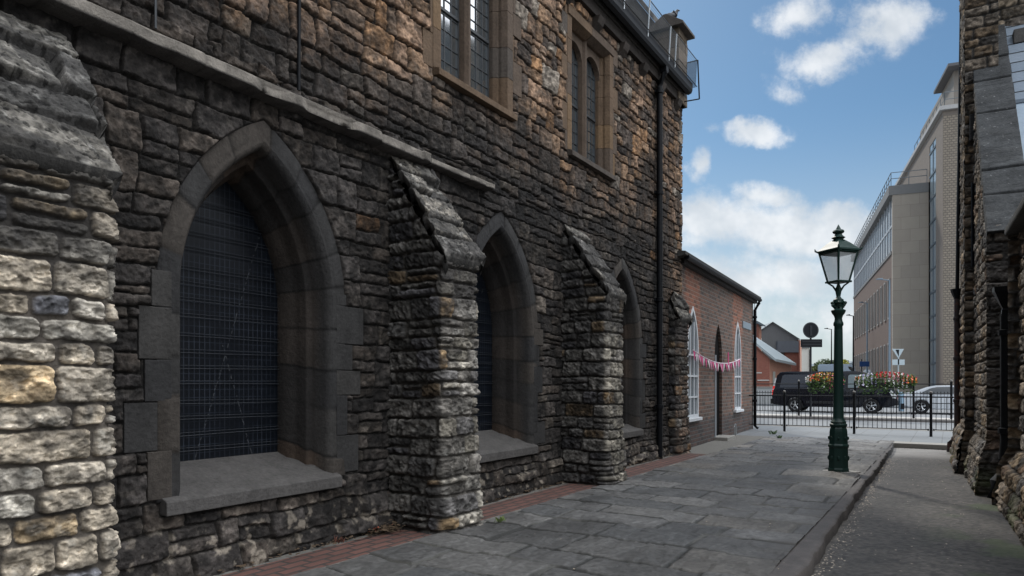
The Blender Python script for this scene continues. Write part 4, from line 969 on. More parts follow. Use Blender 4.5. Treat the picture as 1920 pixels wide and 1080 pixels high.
for k in range(4):
    a = R(45) + k * math.pi / 2; ca, sa = math.cos(a), math.sin(a)
    mb.tube([(ca * .02, sa * .02, zz(548)), (ca * .05, sa * .05, zz(541)), (ca * .075, sa * .075, zz(536)), (ca * .13, sa * .13, zz(531)), (ca * .15, sa * .15, zz(529))], [.014, .013, .012, .011, .011], 8)
    mb.tube([(ca * rb_, sa * rb_, zb_), (ca * rt_, sa * rt_, zt_)], .013, 6)
    mb.ball((ca * .165, sa * .165, zb_ - .005), .017, 8, 5)
    mb.tube([(ca * (rt_ + .0), sa * (rt_ + .0), zt_ + .0), (ca * (rt_ + .05), sa * (rt_ + .05), zt_ + .03), (ca * (rt_ + .055), sa * (rt_ + .055), zt_ + .06)], [.012, .015, .006], 6)
mb.tube([(0, 0, zz(536)), (0, 0, zb_)], .011, 8)
sq = R(45)
mb.lathe([(rb_ * 1.02, zb_ - .02), (rb_ * 1.12, zb_ - .012), (rb_ * 1.12, zb_ + .006), (rb_ * .98, zb_ + .012)], 4, 0, 0, sq)
mb.build('lantern_frame', GREEN, lamp)
mb = MB()
for k in range(4):
    a, b = R(45) + k * math.pi / 2, R(135) + k * math.pi / 2
    A1, B1 = Vector((math.cos(a), math.sin(a), 0)), Vector((math.cos(b), math.sin(b), 0))
    for (f0, f1) in ((0, .07), (.93, 1)):      # inner sash bars beside each corner
        pa, pb = A1.lerp(B1, (f0 + f1) / 2) * rb_, A1.lerp(B1, (f0 + f1) / 2) * rt_
        mb.tube([(pa.x, pa.y, zb_ + .01), (pb.x, pb.y, zt_ - .01)], .010, 4)
    pa, pb = A1 * rt_ * .96, B1 * rt_ * .96; mb.tube([(pa.x, pa.y, zt_ - .02), (pb.x, pb.y, zt_ - .02)], .018, 4)
mb.build('lantern_sash', GREEN, lamp)
mb = MB(); mb.lathe([(rt_ * 1.0, zt_ - .005), (rt_ * 1.1, zt_ + .0), (rt_ * 1.1, zt_ + .022), (rt_ * .9, zt_ + .06), (rt_ * .62, zt_ + .12), (rt_ * .42, zt_ + .155), (rt_ * .36, zt_ + .165)], 4, 0, 0, sq)
mb.lathe([(.085, zt_ + .15), (.09, zt_ + .165), (.065, zt_ + .175), (.072, zt_ + .19), (.095, zt_ + .205), (.06, zt_ + .235), (.045, zt_ + .26), (.072, zt_ + .275), (.082, zt_ + .295), (.07, zt_ + .315), (.035, zt_ + .33), (.03, zt_ + .345), (.025, zt_ + .355), (.008, zt_ + .39), (.003, zt_ + .40)], 20)
mb.build('lantern_roof', GREEN, lamp)
LG = bpy.data.materials.new('lantern_glass'); LG.use_nodes = True; p = LG.node_tree.nodes['Principled BSDF']; p.inputs['Base Color'].default_value = (.75, .8, .82, 1); p.inputs['Roughness'].default_value = .25; p.inputs['Alpha'].default_value = .45
mb = MB()
for k in range(4):
    a, b = R(45) + k * math.pi / 2, R(135) + k * math.pi / 2
    mb.quad((math.cos(a) * rb_ * .97, math.sin(a) * rb_ * .97, zb_ + .01), (math.cos(b) * rb_ * .97, math.sin(b) * rb_ * .97, zb_ + .01), (math.cos(b) * rt_ * .97, math.sin(b) * rt_ * .97, zt_ - .01), (math.cos(a) * rt_ * .97, math.sin(a) * rt_ * .97, zt_ - .01))
mb.build('lantern_glass', LG, lamp)

# ------------------------------------------------------------------ railings
def railing(name, posts, ztop, zrail, zlow, pr, label, second=None, step=.105, base=0):
    """posts: list of (s, w) in the church frame"""
    a0 = frame_world(*posts[0]); root = empty(name, (a0.x, a0.y, base), 0, label=label, cat='railing')
    P = [frame_world(*q) - a0 for q in posts]
    for q in P:
        mb = MB(); mb.lathe([(pr, -.05), (pr, zrail + .05), (pr * 1.25, zrail + .055), (pr * 1.25, zrail + .075), (pr * .7, zrail + .08)], 12, q.x, q.y); mb.build('post', BLACKM, root)
        mb = MB(); mb.lathe([(pr * .6, zrail + .078), (pr * .5, zrail + .09)], 10, q.x, q.y); mb.ball((q.x, q.y, ztop - pr * 1.1), pr * 1.15, 12, 8); mb.build('finial', mat('weathered_finial', (.16, .15, .14), .4, .2), root)
    for a, b in zip(P[:-1], P[1:]):
        L = (b - a).length; d = (b - a) / L; mb = MB()
        pa, pb = a + d * pr, b - d * pr
        mb.tube([(pa.x, pa.y, zrail), (pb.x, pb.y, zrail)], .017, 8); ca, cb = a + d * .07, b - d * .07
        mb.tube([(ca.x, ca.y, zlow), (cb.x, cb.y, zlow)], .012, 6)
        zt2 = zrail
        if second: mb.tube([(pa.x, pa.y, second), (pb.x, pb.y, second)], .014, 6); zt2 = second
        n = max(2, int(L / step))
        for i in range(1, n):
            q = a + d * (L * i / n); mb.tube([(q.x, q.y, zlow), (q.x, q.y, zt2)], .0075, 5, caps=False)
            if second: mb.ball((q.x, q.y, second + .05), .016, 6, 5, 1, 1, 1.8); mb.tube([(q.x, q.y, second), (q.x, q.y, second + .04)], .006, 4)
        for q in (a + d * .06, b - d * .06): mb.ball((q.x, q.y, zlow), .025, 8, 5)
        mb.build('panel', BLACKM, root)
    return root
railing('near_railing'.replace('near_', 'metal_'), [(19.7, w_) for w_ in (-1.15, .55, 2.26, 3.96, 5.66, 7.36)], 1.12, .975, .17, .032, 'black metal pedestrian railing across the end of the alley, in front of the road', base=-.012)
railing('metal_railing', [(28.9, w_) for w_ in (-4.7, -2.7, -.68, 1.32, 3.24, 4.4)], 1.41, 1.25, .16, .038, 'black metal railing with spiked bars along the traffic island, carrying the flower troughs', second=.90, base=.02)

# ------------------------------------------------------------------ flower troughs on the island railing
LEAFM = [mat('leaf_green', (.05, .11, .02), .6, 0, .5, 30), mat('leaf_pale', (.14, .20, .05), .6, 0, .4, 30)]
FLM = {k: mat('petal_' + k, c, .6, 0, .2, 30) for k, c in dict(red=(.62, .035, .03), pink=(.65, .10, .22), white=(.82, .82, .80), orange=(.75, .20, .02), yellow=(.72, .45, .05), violet=(.42, .38, .66)).items()}
def leafcloud(name, m, parent, n, fn, size, seed, stretch=1.0):
    r_ = random.Random(seed); mb = MB()
    for i in range(n):
        c = Vector(fn(r_)); s_ = size * r_.uniform(.6, 1.35); a = Vector((r_.gauss(0, 1), r_.gauss(0, 1), r_.gauss(0, 1))).normalized(); b = a.cross(Vector((r_.gauss(0, 1), r_.gauss(0, 1), r_.gauss(0, 1)))).normalized()
        p = [c + a * s_, c + b * s_ * .55 * stretch, c - a * s_, c - b * s_ * .55 * stretch]; mb.quad(*p)
    return mb.build(name, m, parent)
def planter(wc, length, label, seed, mix):
    p0 = frame_world(28.82, wc, 1.08); root = empty('flower_trough', p0, math.atan2(-math.sin(TH), math.cos(TH)), label=label, cat='flower planter', group='flower troughs hung on the island railing')
    h = length / 2
    mb = MB(); mb.prism([(-.17, .02), (-.21, .26), (.13, .26), (.10, .02)], 'x', -h * .86, h * .86); mb.build('trough', mat('trough_black', (.02, .02, .022), .5), root, bevel=.02)
    def f(r_):
        x = r_.uniform(-1, 1); e = math.sqrt(max(0, 1 - x * x * .85)); return (x * h, r_.gauss(-.05, .17) * e, .30 + e * r_.uniform(-.28, .30) + r_.gauss(0, .03))
    def trail(r_): x = r_.uniform(-1, 1); return (x * h * .9, r_.uniform(-.32, -.18), r_.uniform(-.18, .25))
    leafcloud('leaf_mass', LEAFM[0], root, 1300, f, .045, seed); leafcloud('pale_leaf_mass', LEAFM[1], root, 350, f, .045, seed + 1); leafcloud('trailing_leaf', LEAFM[0], root, 300, trail, .04, seed + 2)['kind'] = 'stuff'
    for i, (k, n, x0, x1, zlo) in enumerate(mix):
        def g(r_, x0=x0, x1=x1, zlo=zlo):
            x = r_.uniform(x0, x1); e = math.sqrt(max(.15, 1 - x * x * .85)); cl = round(x * 7) / 7 * .6 + x * .4; return (cl * h, -.12 + r_.gauss(-.04, .12), .30 + e * r_.uniform(zlo, .34))
        leafcloud(k + '_flowers', FLM[k], root, int(n * 1.5), g, .030, seed + 10 + i, 1.7)['kind'] = 'stuff'
planter(.30, 1.35, 'trough of red, pink and yellow flowers on the island railing behind the street lamp', 51,
        [('red', 55, -.9, .3, -.05), ('orange', 40, -.8, -.2, .0), ('pink', 110, .1, 1, -.3), ('white', 60, -1, -.7, -.1), ('yellow', 80, -.5, .9, .0), ('white', 16, -.3, .2, -.4)])
planter(2.35, 2.0, 'wider flower trough of white, violet and red blooms right of the street lamp', 81,
        [('red', 130, -.3, .6, .12), ('white', 110, -.95, -.4, -.3), ('violet', 60, -.8, -.3, -.2), ('white', 170, .0, .7, -.3), ('orange', 60, .6, 1, -.2), ('pink', 70, -.2, 1, -.1), ('orange', 14, -1, -.8, .1)])

# ------------------------------------------------------------------ vehicles on the far carriageway
FRZ = math.atan2(-math.sin(TH), math.cos(TH))     # local x runs right along the road, local y away from the camera
TYRE = mat('tyre', (.015, .015, .016), .85); CHROME = mat('alloy', (.5, .52, .54), .25, .8, .1)
def wheel(parent, x, y, r, side=-1):
    wl = empty('wheel', (x, y, r), 0, parent)
    mb = MB(); n = 28
    prof = [(r * .62, -.10), (r * .9, -.11), (r, -.07), (r, .07), (r * .9, .11), (r * .62, .10)]
    vs = [(q * math.cos(2 * math.pi * k / n), z, q * math.sin(2 * math.pi * k / n)) for q, z in prof for k in range(n)]
    mb._add(vs, [(i * n + k, i * n + (k + 1) % n, ((i + 1) % 6) * n + (k + 1) % n, ((i + 1) % 6) * n + k) for i in range(6) for k in range(n)]); mb.build('tyre', TYRE, wl, smooth=True)
    mb = MB(); y0 = side * .085
    for k in range(5):
        a = k * 2 * math.pi / 5 + .3
        for da in (-.13, .13):
            c1, s1 = math.cos(a + da * .6), math.sin(a + da * .6); c2, s2 = math.cos(a + da), math.sin(a + da); mb.tube([(c1 * .04, y0, s1 * .04), (c2 * r * .62, y0, s2 * r * .62)], .022, 5)
    mb.ball((0, y0, 0), .06, 10, 6, 1, .5, 1)
    mb._add([(q * math.cos(2 * math.pi * k / n), y0 + yy, q * math.sin(2 * math.pi * k / n)) for q, yy in ((r * .57, 0), (r * .65, -.01 * -side), (r * .65, .05)) for k in range(n)], [(i * n + k, i * n + (k + 1) % n, (i + 1) * n + (k + 1) % n, (i + 1) * n + k) for i in range(2) for k in range(n)])
    mb.build('rim', CHROME, wl)
    mb = MB(); mb._add([(r * .62 * math.cos(2 * math.pi * k / n), 0, r * .62 * math.sin(2 * math.pi * k / n)) for k in range(n)], [tuple(range(n))]); mb.build('brake_disc', TYRE, wl)
def body_loft(prof, width, tumble, name, m, parent, arches=(), belt=1.0, inset=.0, htop=2.0):
    """side outline (x,z) swept across the width, leaning in above the belt; wheel arches cut by a boolean-free outline"""
    bm = bmesh.new(); ys = [(-1, .0), (-.97, .0), (-.85, .0), (0, 0), (.85, 0), (.97, 0), (1, 0)]
    rows = []
    for f, _ in ys:
        row = []
        for (x, z) in prof:
            k = max(0, (z - belt)) / max(.01, htop - belt); hw = width / 2 - tumble * k ** 1.3
            e = 1 - abs(f); sh = .03 * (1 if e < .01 else 0)     # rounded outer edge
            cz = z - (.045 if e < .01 else 0) * (1 if z > belt * .8 else -1) ; cx = x * (1 - (.012 if e < .01 else 0))
            row.append(bm.verts.new((cx, f * hw, cz)))
        rows.append(row)
    n = len(prof)
    for a, b in zip(rows[:-1], rows[1:]):
        for i in range(n): bm.faces.new((a[i], a[(i + 1) % n], b[(i + 1) % n], b[i]))
    bm.faces.new(rows[0]); bm.faces.new(rows[-1][::-1]); bmesh.ops.recalc_face_normals(bm, faces=bm.faces)
    me = bpy.data.meshes.new(name); bm.to_mesh(me); bm.free(); me.materials.append(m); o = bpy.data.objects.new(name, me); link(o, parent)
    me.polygons.foreach_set('use_smooth', [True] * len(me.polygons)); me.set_sharp_from_angle(angle=R(35)); return o
def arch_line(xc, r, z, n=9):
    return [(xc + r * math.cos(a), z + r * math.sin(a)) for a in np.linspace(0, math.pi, n)]
CARBLK = mat('navy_black_paint', (.004, .006, .012), .14, 0, .1, 2, 0, 40, .45); CARGL = glass_mat('car_glass', (.012, .022, .03), .05, .9, 1.6)
CARW = mat('silver_white_paint', (.62, .66, .70), .25, .1, .05)
van_p = frame_world(35.4, -1.98, -.10)
van = empty('delivery_van', van_p, FRZ, label='black long wheelbase panel van stopped behind the flower troughs', cat='van')
vp = [(-1.02, .35), (-1.06, .75), (-1.02, 1.05), (-.86, 1.78), (-.72, 1.93), (-.4, 1.97), (2.55, 1.97), (2.85, 1.93), (3.15, 1.80), (3.72, 1.30), (3.95, 1.20), (4.22, 1.08), (4.30, .90), (4.32, .62), (4.26, .38), (4.0, .30)]
va = arch_line(3.3, .40, .30) + [(2.8, .26), (.5, .26)] + arch_line(0, .40, .30) + [(-.5, .30)]
body_loft(vp + va, 1.96, .16, 'body', CARBLK, van, belt=1.05, htop=1.97).location = (0, .98, 0)
for x, y in ((0, .10), (3.3, .10), (0, 1.86), (3.3, 1.86)): wheel(van, x, y, .34, -1)
def vs(x, z, off=.0):   # van side surface y at a height (near side)
    k = max(0, z - 1.05) / .92; return .0 + .16 * k ** 1.3 - off
def side_panel(name, poly, m, off=.006):
    mb = MB(); mb._add([(x, vs(x, z, off), z) for x, z in poly] , [tuple(range(len(poly)))]); return mb.build(name, m, van)
side_panel('cab_window', [(2.32, 1.18), (2.32, 1.74), (2.40, 1.80), (2.98, 1.78), (3.48, 1.28), (3.45, 1.20)], mat('cab_glass', (.20, .25, .27), .08, 0, .2, 3, 0, 40, .8))
side_panel('window_surround', [(2.25, 1.12), (2.25, 1.80), (2.38, 1.86), (3.02, 1.83), (3.58, 1.27), (3.54, 1.14)], mat('black_trim', (.01, .01, .012), .4), .003)
side_panel('load_panel', [(-.72, 1.18), (-.60, 1.76), (-.5, 1.82), (1.0, 1.82), (1.05, 1.18)], mat('load_bay_panel', (.008, .014, .028), .10, 0, .15, 2, 0, 40, .6))
side_panel('load_panel', [(1.14, 1.18), (1.12, 1.82), (2.14, 1.82), (2.16, 1.18)], mat('load_bay_panel', (.014, .022, .04), .10))
mb = MB(); mb.quad((2.98, .14, 1.88), (2.98, 1.80, 1.88), (3.68, 1.72, 1.32), (3.68, .22, 1.32)); o = mb.build('windscreen', CARGL, van); o.location = (.03, .02, .02)
mb = MB(); mb.prism([(-1.075, 1.02), (-.93, 1.66), (-.88, 1.66), (-.98, 1.02)], 'y', .02, .14); mb.build('tail_light', mat('tail_light_white', (.6, .6, .62), .2), van)
mb = MB(); mb.prism([(-1.08, .80), (-1.065, 1.08), (-.97, 1.08), (-.99, .80)], 'y', .015, .135); mb.prism([(-1.06, 1.12), (-1.02, 1.26), (-.94, 1.26), (-.97, 1.12)], 'y', .018, .138); mb.build('tail_light', mat('tail_light_red', (.55, .02, .02), .2, emit=((1, .05, .03), .25)), van)
mb = MB(); mb.prism([(4.02, .98), (4.16, .72), (4.30, .70), (4.31, .84), (4.10, 1.08)], 'y', -.005, .30); mb.build('headlight', mat('lamp_glass', (.75, .78, .8), .12, 0, .2, 12), van)
mb = MB(); mb.prism([(4.12, .38), (4.36, .38), (4.36, .60), (4.3, .66)], 'y', .05, 1.9); mb.build('bumper', mat('black_plastic', (.018, .019, .022), .6), van, bevel=.01); mb = MB(); mb.prism([(-1.16, .38), (-1.16, .62), (-1.0, .66), (-1.0, .38)], 'y', .05, 1.9); mb.build('bumper', mat('black_plastic'), van, bevel=.01); mb = MB(); mb.box(.5, 2.8, -.012, .02, .42, .54); mb.build('sill_moulding', mat('black_plastic', (.018, .019, .022), .6), van, bevel=.01)
HG = mat('handle_grey', (.12, .13, .15), .35)
for a_, b_ in ((1.9, 2.1), (2.42, 2.6)): mb = MB(); mb.box(a_, b_, -.03, -.002, 1.07, 1.11); mb.build('door_handle', HG, van)
mb = MB(); mb.box(-.5, 2.2, -.008, .01, 1.135, 1.15); mb.build('door_rail', HG, van)
mb = MB(); mb.box(3.42, 3.56, -.20, -.04, 1.20, 1.42); mb.build('wing_mirror', BLACKM, van, bevel=.03)
# driver seen through the cab window
driver = empty('person', van_p, FRZ, label='van driver in a dark top, bare forearm resting on the open window sill', cat='person')
SKIN = mat('skin', (.42, .24, .16), .6); TOPM = mat('dark_top', (.03, .032, .04), .85)
skin('body', [(2.62, .36, 1.0), (2.60, .36, 1.22), (2.62, .36, 1.42), (2.62, .36, 1.52), (2.64, .36, 1.62), (2.65, .36, 1.70), (2.62, .18, 1.38), (2.72, .06, 1.20), (2.98, -.03, 1.25), (3.08, -.04, 1.27)],
     [(0, 1), (1, 2), (2, 3), (3, 4), (4, 5), (2, 6), (6, 7), (7, 8), (8, 9)], [.16, .17, .13, .055, .085, .07, .065, .05, .038, .03], SKIN, driver)
skin('shirt', [(2.61, .36, .98), (2.60, .36, 1.22), (2.62, .36, 1.40), (2.62, .18, 1.38), (2.71, .065, 1.22)], [(0, 1), (1, 2), (2, 3), (3, 4)], [.18, .19, .15, .085, .065], TOPM, driver)
mb = MB(); mb.ball((2.625, .36, 1.70), .088, 12, 8, 1.05, .95, .9); mb.build('hair', mat('fair_hair', (.28, .22, .13), .8), driver)

car_p = frame_world(36.6, 3.25, -.10)
carw = empty('parked_car', car_p, FRZ, label='white saloon car with a red tail light waiting ahead of the black van', cat='car')
cp = [(-.78, .35), (-.84, .62), (-.80, .86), (-.70, .93), (-.42, .96), (.22, 1.22), (.55, 1.285), (1.15, 1.30), (1.75, 1.22), (2.55, .90), (3.2, .80), (3.55, .66), (3.62, .45), (3.5, .28)]
ca_ = arch_line(2.65, .36, .28) + [(2.2, .20), (.45, .20)] + arch_line(0, .36, .28) + [(-.4, .26)]
body_loft(cp + ca_, 1.76, .20, 'body', CARW, carw, belt=.88, htop=1.3).location = (0, .88, 0)
for x, y in ((0, .10), (2.65, .10), (0, 1.66), (2.65, 1.66)): wheel(carw, x, y, .31, -1)
def cs(z): return .20 * (max(0, z - .88) / .42) ** 1.3
mb = MB(); pl = [(-.05, .93), (.35, 1.16), (.62, 1.225), (1.15, 1.235), (1.62, 1.17), (2.25, .93)]
mb._add([(x, cs(z) - .006, z) for x, z in pl], [tuple(range(len(pl)))]); mb.build('side_window', CARGL, carw)
mb = MB(); mb.quad((-.36, .30, 1.0), (-.36, 1.46, 1.0), (.20, 1.40, 1.225), (.20, .36, 1.225)); mb.build('rear_window', CARGL, carw).location = (-.01, 0, .01)
mb = MB(); mb.prism([(-.86, .68), (-.84, .86), (-.70, .88), (-.66, .72)], 'y', -.01, .30); mb.build('tail_light', mat('tail_light_red', (.55, .02, .02)), carw)
mb = MB(); mb.box(-.9, -.8, .2, 1.56, .36, .50); mb.box(.4, 2.2, -.004, .02, .46, .50); mb.build('trim', mat('black_plastic', (.018, .019, .022)), carw, bevel=.01)

# a pale van and a lorry cab further up the street, roofs showing over the black van
def box_van(name, s_, w_, L, Hh, m, label, cat):
    p0 = frame_world(s_, w_, -.1); o = empty(name, p0, FRZ, label=label, cat=cat)
    pr = [(0, .4), (0, Hh - .15), (.15, Hh), (L - 1.7, Hh), (L - 1.25, Hh - .12), (L - .75, 1.25), (L - .1, 1.0), (L, .4)]
    body_loft(pr, 1.9, .12, 'body', m, o, belt=1.1, htop=Hh).location = (0, .95, 0)
    for x in (.9, L - .9): wheel(o, x, .10, .33)
    mb = MB(); mb.quad((L - 1.6, .05, 1.2), (L - 1.6, .11, Hh - .25), (L - 1.3, .10, Hh - .3), (L - .85, .04, 1.2)); mb.build('cab_window', CARGL, o).location = (0, -.006, 0)
    return o
PALEV = mat('pale_blue_van_paint', (.42, .52, .62), .3)
box_van('box_lorry', 75, -6.9, 4.4, 3.3, PALEV, 'pale blue-white lorry whose roof shows above the black van, left of the lamp', 'lorry')
box_van('white_van', 75, -3.4 + .6, 4.2, 2.7, CARW, 'white van just right of the lamp post, its roof over the black van cab', 'van')

# ------------------------------------------------------------------ signs and posts
def at(px, Yd, z=0): return Vector(((px - 960) / 1280 * Yd, Yd, z))
GREYP = mat('sign_back', (.008, .010, .014), .5, 0, .2, 3, 0, 40, .2); POSTG = mat('grey_post', (.03, .033, .038), .5, 0, .2, 3, 0, 40, .2); LGREY = mat('pale_sign_back', (.40, .48, .52), .4, .1)
sg = empty('traffic_sign', at(1520, 26.6, .02), 0, label='round and rectangular traffic signs seen from behind on one dark post on the island', cat='traffic sign')
mb = MB(); mb.tube([(0, 0, -.1), (0, 0, 3.35)], .038, 12); mb.build('post', POSTG, sg, smooth=True)
def disc(y0, y1, cz, r, m, name, par, n=40, cx=0): mb = MB(); mb.prism([(cx + r * math.cos(2 * math.pi * k / n), cz + r * math.sin(2 * math.pi * k / n)) for k in range(n)], 'y', y0, y1); return mb.build(name, m, par)
disc(-.075, -.06, 3.34, .29, GREYP, 'round_plate', sg, cx=-.03); 
mb = MB(); n = 40
for k in range(n):
    a, b = 2 * math.pi * k / n, 2 * math.pi * (k + 1) / n
    mb.quad((-.03 + .27 * math.cos(a), -.085, 3.34 + .27 * math.sin(a)), (-.03 + .27 * math.cos(b), -.085, 3.34 + .27 * math.sin(b)), (-.03 + .31 * math.cos(b), -.08, 3.34 + .31 * math.sin(b)), (-.03 + .31 * math.cos(a), -.08, 3.34 + .31 * math.sin(a)))
mb.build('plate_rim', mat('rim_grey', (.03, .035, .04), .6), sg)
mb = MB(); mb.box(-.42, .42, -.075, -.06, 2.68, 2.99); mb.build('rectangular_plate', GREYP, sg, bevel=.01)
mb = MB(); mb.box(-.36, .36, -.09, -.07, 2.76, 2.80); mb.box(-.36, .36, -.09, -.07, 2.88, 2.92); mb.box(-.06, .02, -.09, -.06, 3.12, 3.52); mb.build('channel', POSTG, sg)
yg = empty('give_way_sign', at(1683, 40, 0), 0, label='pale back of an inverted triangle sign and small plate before the concrete block', cat='traffic sign')
mb = MB(); mb.tube([(.04, 0, -.1), (.04, 0, 3.3)], .035, 10); mb.build('post', LGREY, yg)
mb = MB(); mb.prism([(-.36, 3.30), (.34, 3.30), (.02, 2.72)], 'y', -.06, -.045); mb.build('triangle_plate', LGREY, yg, bevel=.01)
mb = MB(); mb.box(-.34, .38, -.06, -.045, 2.36, 2.68); mb.build('name_plate', LGREY, yg)
mb = MB(); mb.prism([(-.16, 3.26), (.06, 3.26), (.03, 2.86)], 'y', -.066, -.061); mb.box(-.02, .06, -.066, -.061, 2.38, 2.7); mb.build('channel', GREYP, yg)
bl = empty('keep_left_bollard', at(1690, 31.0, .02), 0, label='pale blue traffic bollard at the end of the island, left of the white car', cat='bollard')
mb = MB(); mb.prism([(-.10, 0), (.10, 0), (.105, .75), (.06, .88), (-.06, .88), (-.105, .75)], 'y', -.07, .07); mb.build('shell', mat('bollard_blue', (.22, .34, .45), .35), bl, bevel=.02)
mb = MB(); mb.box(-.07, .09, -.082, -.071, .10, .36); mb.build('dark_panel', BLACKM, bl)
bs = empty('blue_sign', at(1622, 60, 0), 0, label='small blue street sign on a thin post before the tall brick building', cat='sign')
mb = MB(); mb.tube([(-.3, 0, -.1), (-.3, 0, 3.4)], .04, 8); mb.build('post', POSTG, bs)
mb = MB(); mb.box(-.5, .35, -.05, -.02, 2.75, 3.2); mb.build('plate', mat('sign_blue', (.02, .07, .22), .4), bs)
def lamp_post(px, Yd, pyt, arm, label, m=GREYP):
    z1 = EYE + (718 - pyt) * Yd / 1280; o = empty('lamp_column', at(px, Yd, 0), 0, label=label, cat='street light', group='street lights along the road')
    mb = MB(); mb.tube([(0, 0, -.1), (0, 0, 1.2), (0, 0, z1)], [.10, .085, .05], 10); mb.build('column', m, o)
    mb = MB(); mb.tube([(0, 0, z1 - .03), (arm * .7, 0, z1 + .05)], .035, 8); mb.prism([(arm * .55, z1 + .02), (arm, z1 + .03), (arm, z1 + .09), (arm * .6, z1 + .13)], 'y', -.12, .12); mb.build('lamp_head', m, o)
    return o
lamp_post(1559, 75, 617, -.75, 'grey street light column rising left of the green lamp, above the flowers')
lamp_post(1600, 62, 592, -.6, 'tall dark street light column just left of the tall brick building')
lamp_post(1591, 130, 676, -1.2, 'tiny distant street light low over the rooftops between lamp and building')
lamp_post(1668, 50, 525, -.95, 'blue-grey street light column in front of the tall building windows', mat('blue_grey_post', (.20, .27, .34), .4))
lamp_post(1626, 66, 568, -.8, 'pale street light column before the far end of the tall building', mat('blue_grey_post', (.20, .27, .34)))
mb = MB(); p0 = at(1421, 60); mb.tube([(0, 0, 5), (0, 0, 11.2)], .03, 6)

# ------------------------------------------------------------------ tall modern building
MD = Vector((.368, .930, 0)).normalized(); MRZ = math.atan2(MD.y, MD.x); M0 = Vector((30.3, 48.0, 0))
mo = empty('office_building', M0, MRZ, label='tall brown brick modern building with window band and pale concrete block, across the road', cat='building')
OB = brick_mat('office_brick', (.17, .115, .095), (.20, .14, .115), (.15, .12, .10), .24, .085, .012, 'XZ', .15, .0)
OB2 = brick_mat('office_brick_dark', (.20, .165, .14), (.24, .20, .17), (.19, .165, .145), .24, .085, .012, 'XZ', .15, .0)
OF = brick_mat('pattern_brick', (.31, .265, .215), (.25, .215, .175), (.17, .15, .125), .26, .17, .03, 'YZ', .12, .03)
CN = brick_mat('cast_stone', (.35, .31, .265), (.40, .355, .30), (.25, .22, .19), 1.25, .95, .012, 'YZ', .16, .0)
TH_ = 20.45
mb = MB(); mb.box(0, 2.38, -14, 0, -.2, TH_); mb.box(4.7, 36, -14, 0, 16.75, TH_); mb.box(4.7, 36, -14, -.5, -.2, 16.75); mb.box(2.38, 4.7, -14, -.35, -.2, TH_); mb.box(2.38, 4.7, -.35, 0, 19.4, TH_); mb.build('tower_wall', OB2, mo)
mb = MB(); mb.box(-.03, 0.0, -14, -.01, -.2, TH_ - .35); mb.build('front_brickwork', OF, mo)
mb = MB(); mb.box(-.25, 36.2, -14, .25, TH_, TH_ + .28); mb.build('parapet', mat('pale_parapet', (.42, .42, .42), .7), mo)
mb = MB(); mb.quad((2.38, -.04, 0), (4.7, -.04, 0), (4.7, -.04, 19.4), (2.38, -.04, 19.4)); mb.build('stair_glass', glass_mat('office_glass', (.26, .32, .36), .25, .9, 1.7), mo)
mb = MB(); z = 1.0
while z < 19.4: mb.box(2.38, 4.7, -.10, .02, z - .07, z + .07); z += 1.78
mb.box(3.45, 3.55, -.1, .0, 0, 19.4); mb.build('stair_mullion', mat('steel_blue_frame', (.10, .13, .16), .5), mo)
q0 = 5.0; CW = 2.45
mb = MB(); mb.box(q0, q0 + .5, 0, CW, -.2, 16.7); mb.build('end_slab', CN, mo)
mb = MB(); FX0, FX1 = q0 + .5, 36.5; mb.box(FX0, FX1, 0, CW - .02, -.2, 11.5); mb.box(FX0, FX1, 0, CW - .35, 11.5, 16.7); mb.build('office_wall', OB, mo)
mb = MB(); mb.box(q0 - .05, FX1 + .3, 0, CW + .28, 16.05, 16.78); mb.box(FX0, FX1, CW - .35, CW + .06, 11.5, 11.75); mb.build('roof_edge', mat('roof_edge_grey', (.2, .2, .2), .7), mo)
WGM = glass_mat('band_window_glass', (.18, .23, .27), .06, 1.0, 2.0)
mb = MB(); mb.quad((FX0, CW - .12, 11.75), (FX1, CW - .12, 11.75), (FX1, CW - .12, 16.05), (FX0, CW - .12, 16.05)); mb.build('band_glass', WGM, mo)
mb = MB(); x = FX0 + .1
while x < FX1: mb.box(x - .07, x + .07, CW - .32, CW - .05, 11.75, 16.05); x += 1.55
mb.box(FX0, FX1, CW - .32, CW - .06, 13.75, 13.95); mb.box(FX1 - .3, FX1, CW - .35, CW, 11.5, 16.05); mb.build('band_mullion', mat('white_mullion', (.45, .47, .5), .5), mo)
x = FX0 + 1.3; proto = None
while x < FX1 - 1:
    for (z0, z1) in ((6.6, 9.6), (1.2, 4.4)):
        if proto is None:
            wn = empty('slot_window', parent=mo); mb = MB()
            for (a, b, c, d) in ((-.45, -.33, 0, 3), (.33, .45, 0, 3), (-.45, .45, 3, 3.12), (-.45, .45, -.12, 0)): mb.box(a, b, 0, .09, c, d)
            fr = mb.build('surround', mat('pale_surround', (.34, .32, .30), .8), wn); mb = MB(); mb.box(-.33, .33, 0, .02, 0, 3); gl = mb.build('glass', mat('slot_glass', (.05, .06, .075), .15, 0, .1, 1, 0, 40, .8), wn); proto = (wn, fr, gl)
        else:
            wn = proto[0].copy(); COL.objects.link(wn)
            for k in proto[1:]: c = k.copy(); COL.objects.link(c); c.parent = wn
        wn.location = (x, CW - .015, z0); wn.scale = (1, 1, (z1 - z0) / 3)
    x += 2.3
mb = MB(); mb.box(1.2, 14, -14, -.9, TH_ + .28, 23.6); mb.build('penthouse_wall', mat('penthouse_wall', (.26, .23, .20), .7), mo)
mb = MB(); mb.box(.2, 5.2, -14, -.35, 23.6, 23.8); mb.build('penthouse_roof', mat('penthouse_roof', (.10, .10, .105), .6), mo)
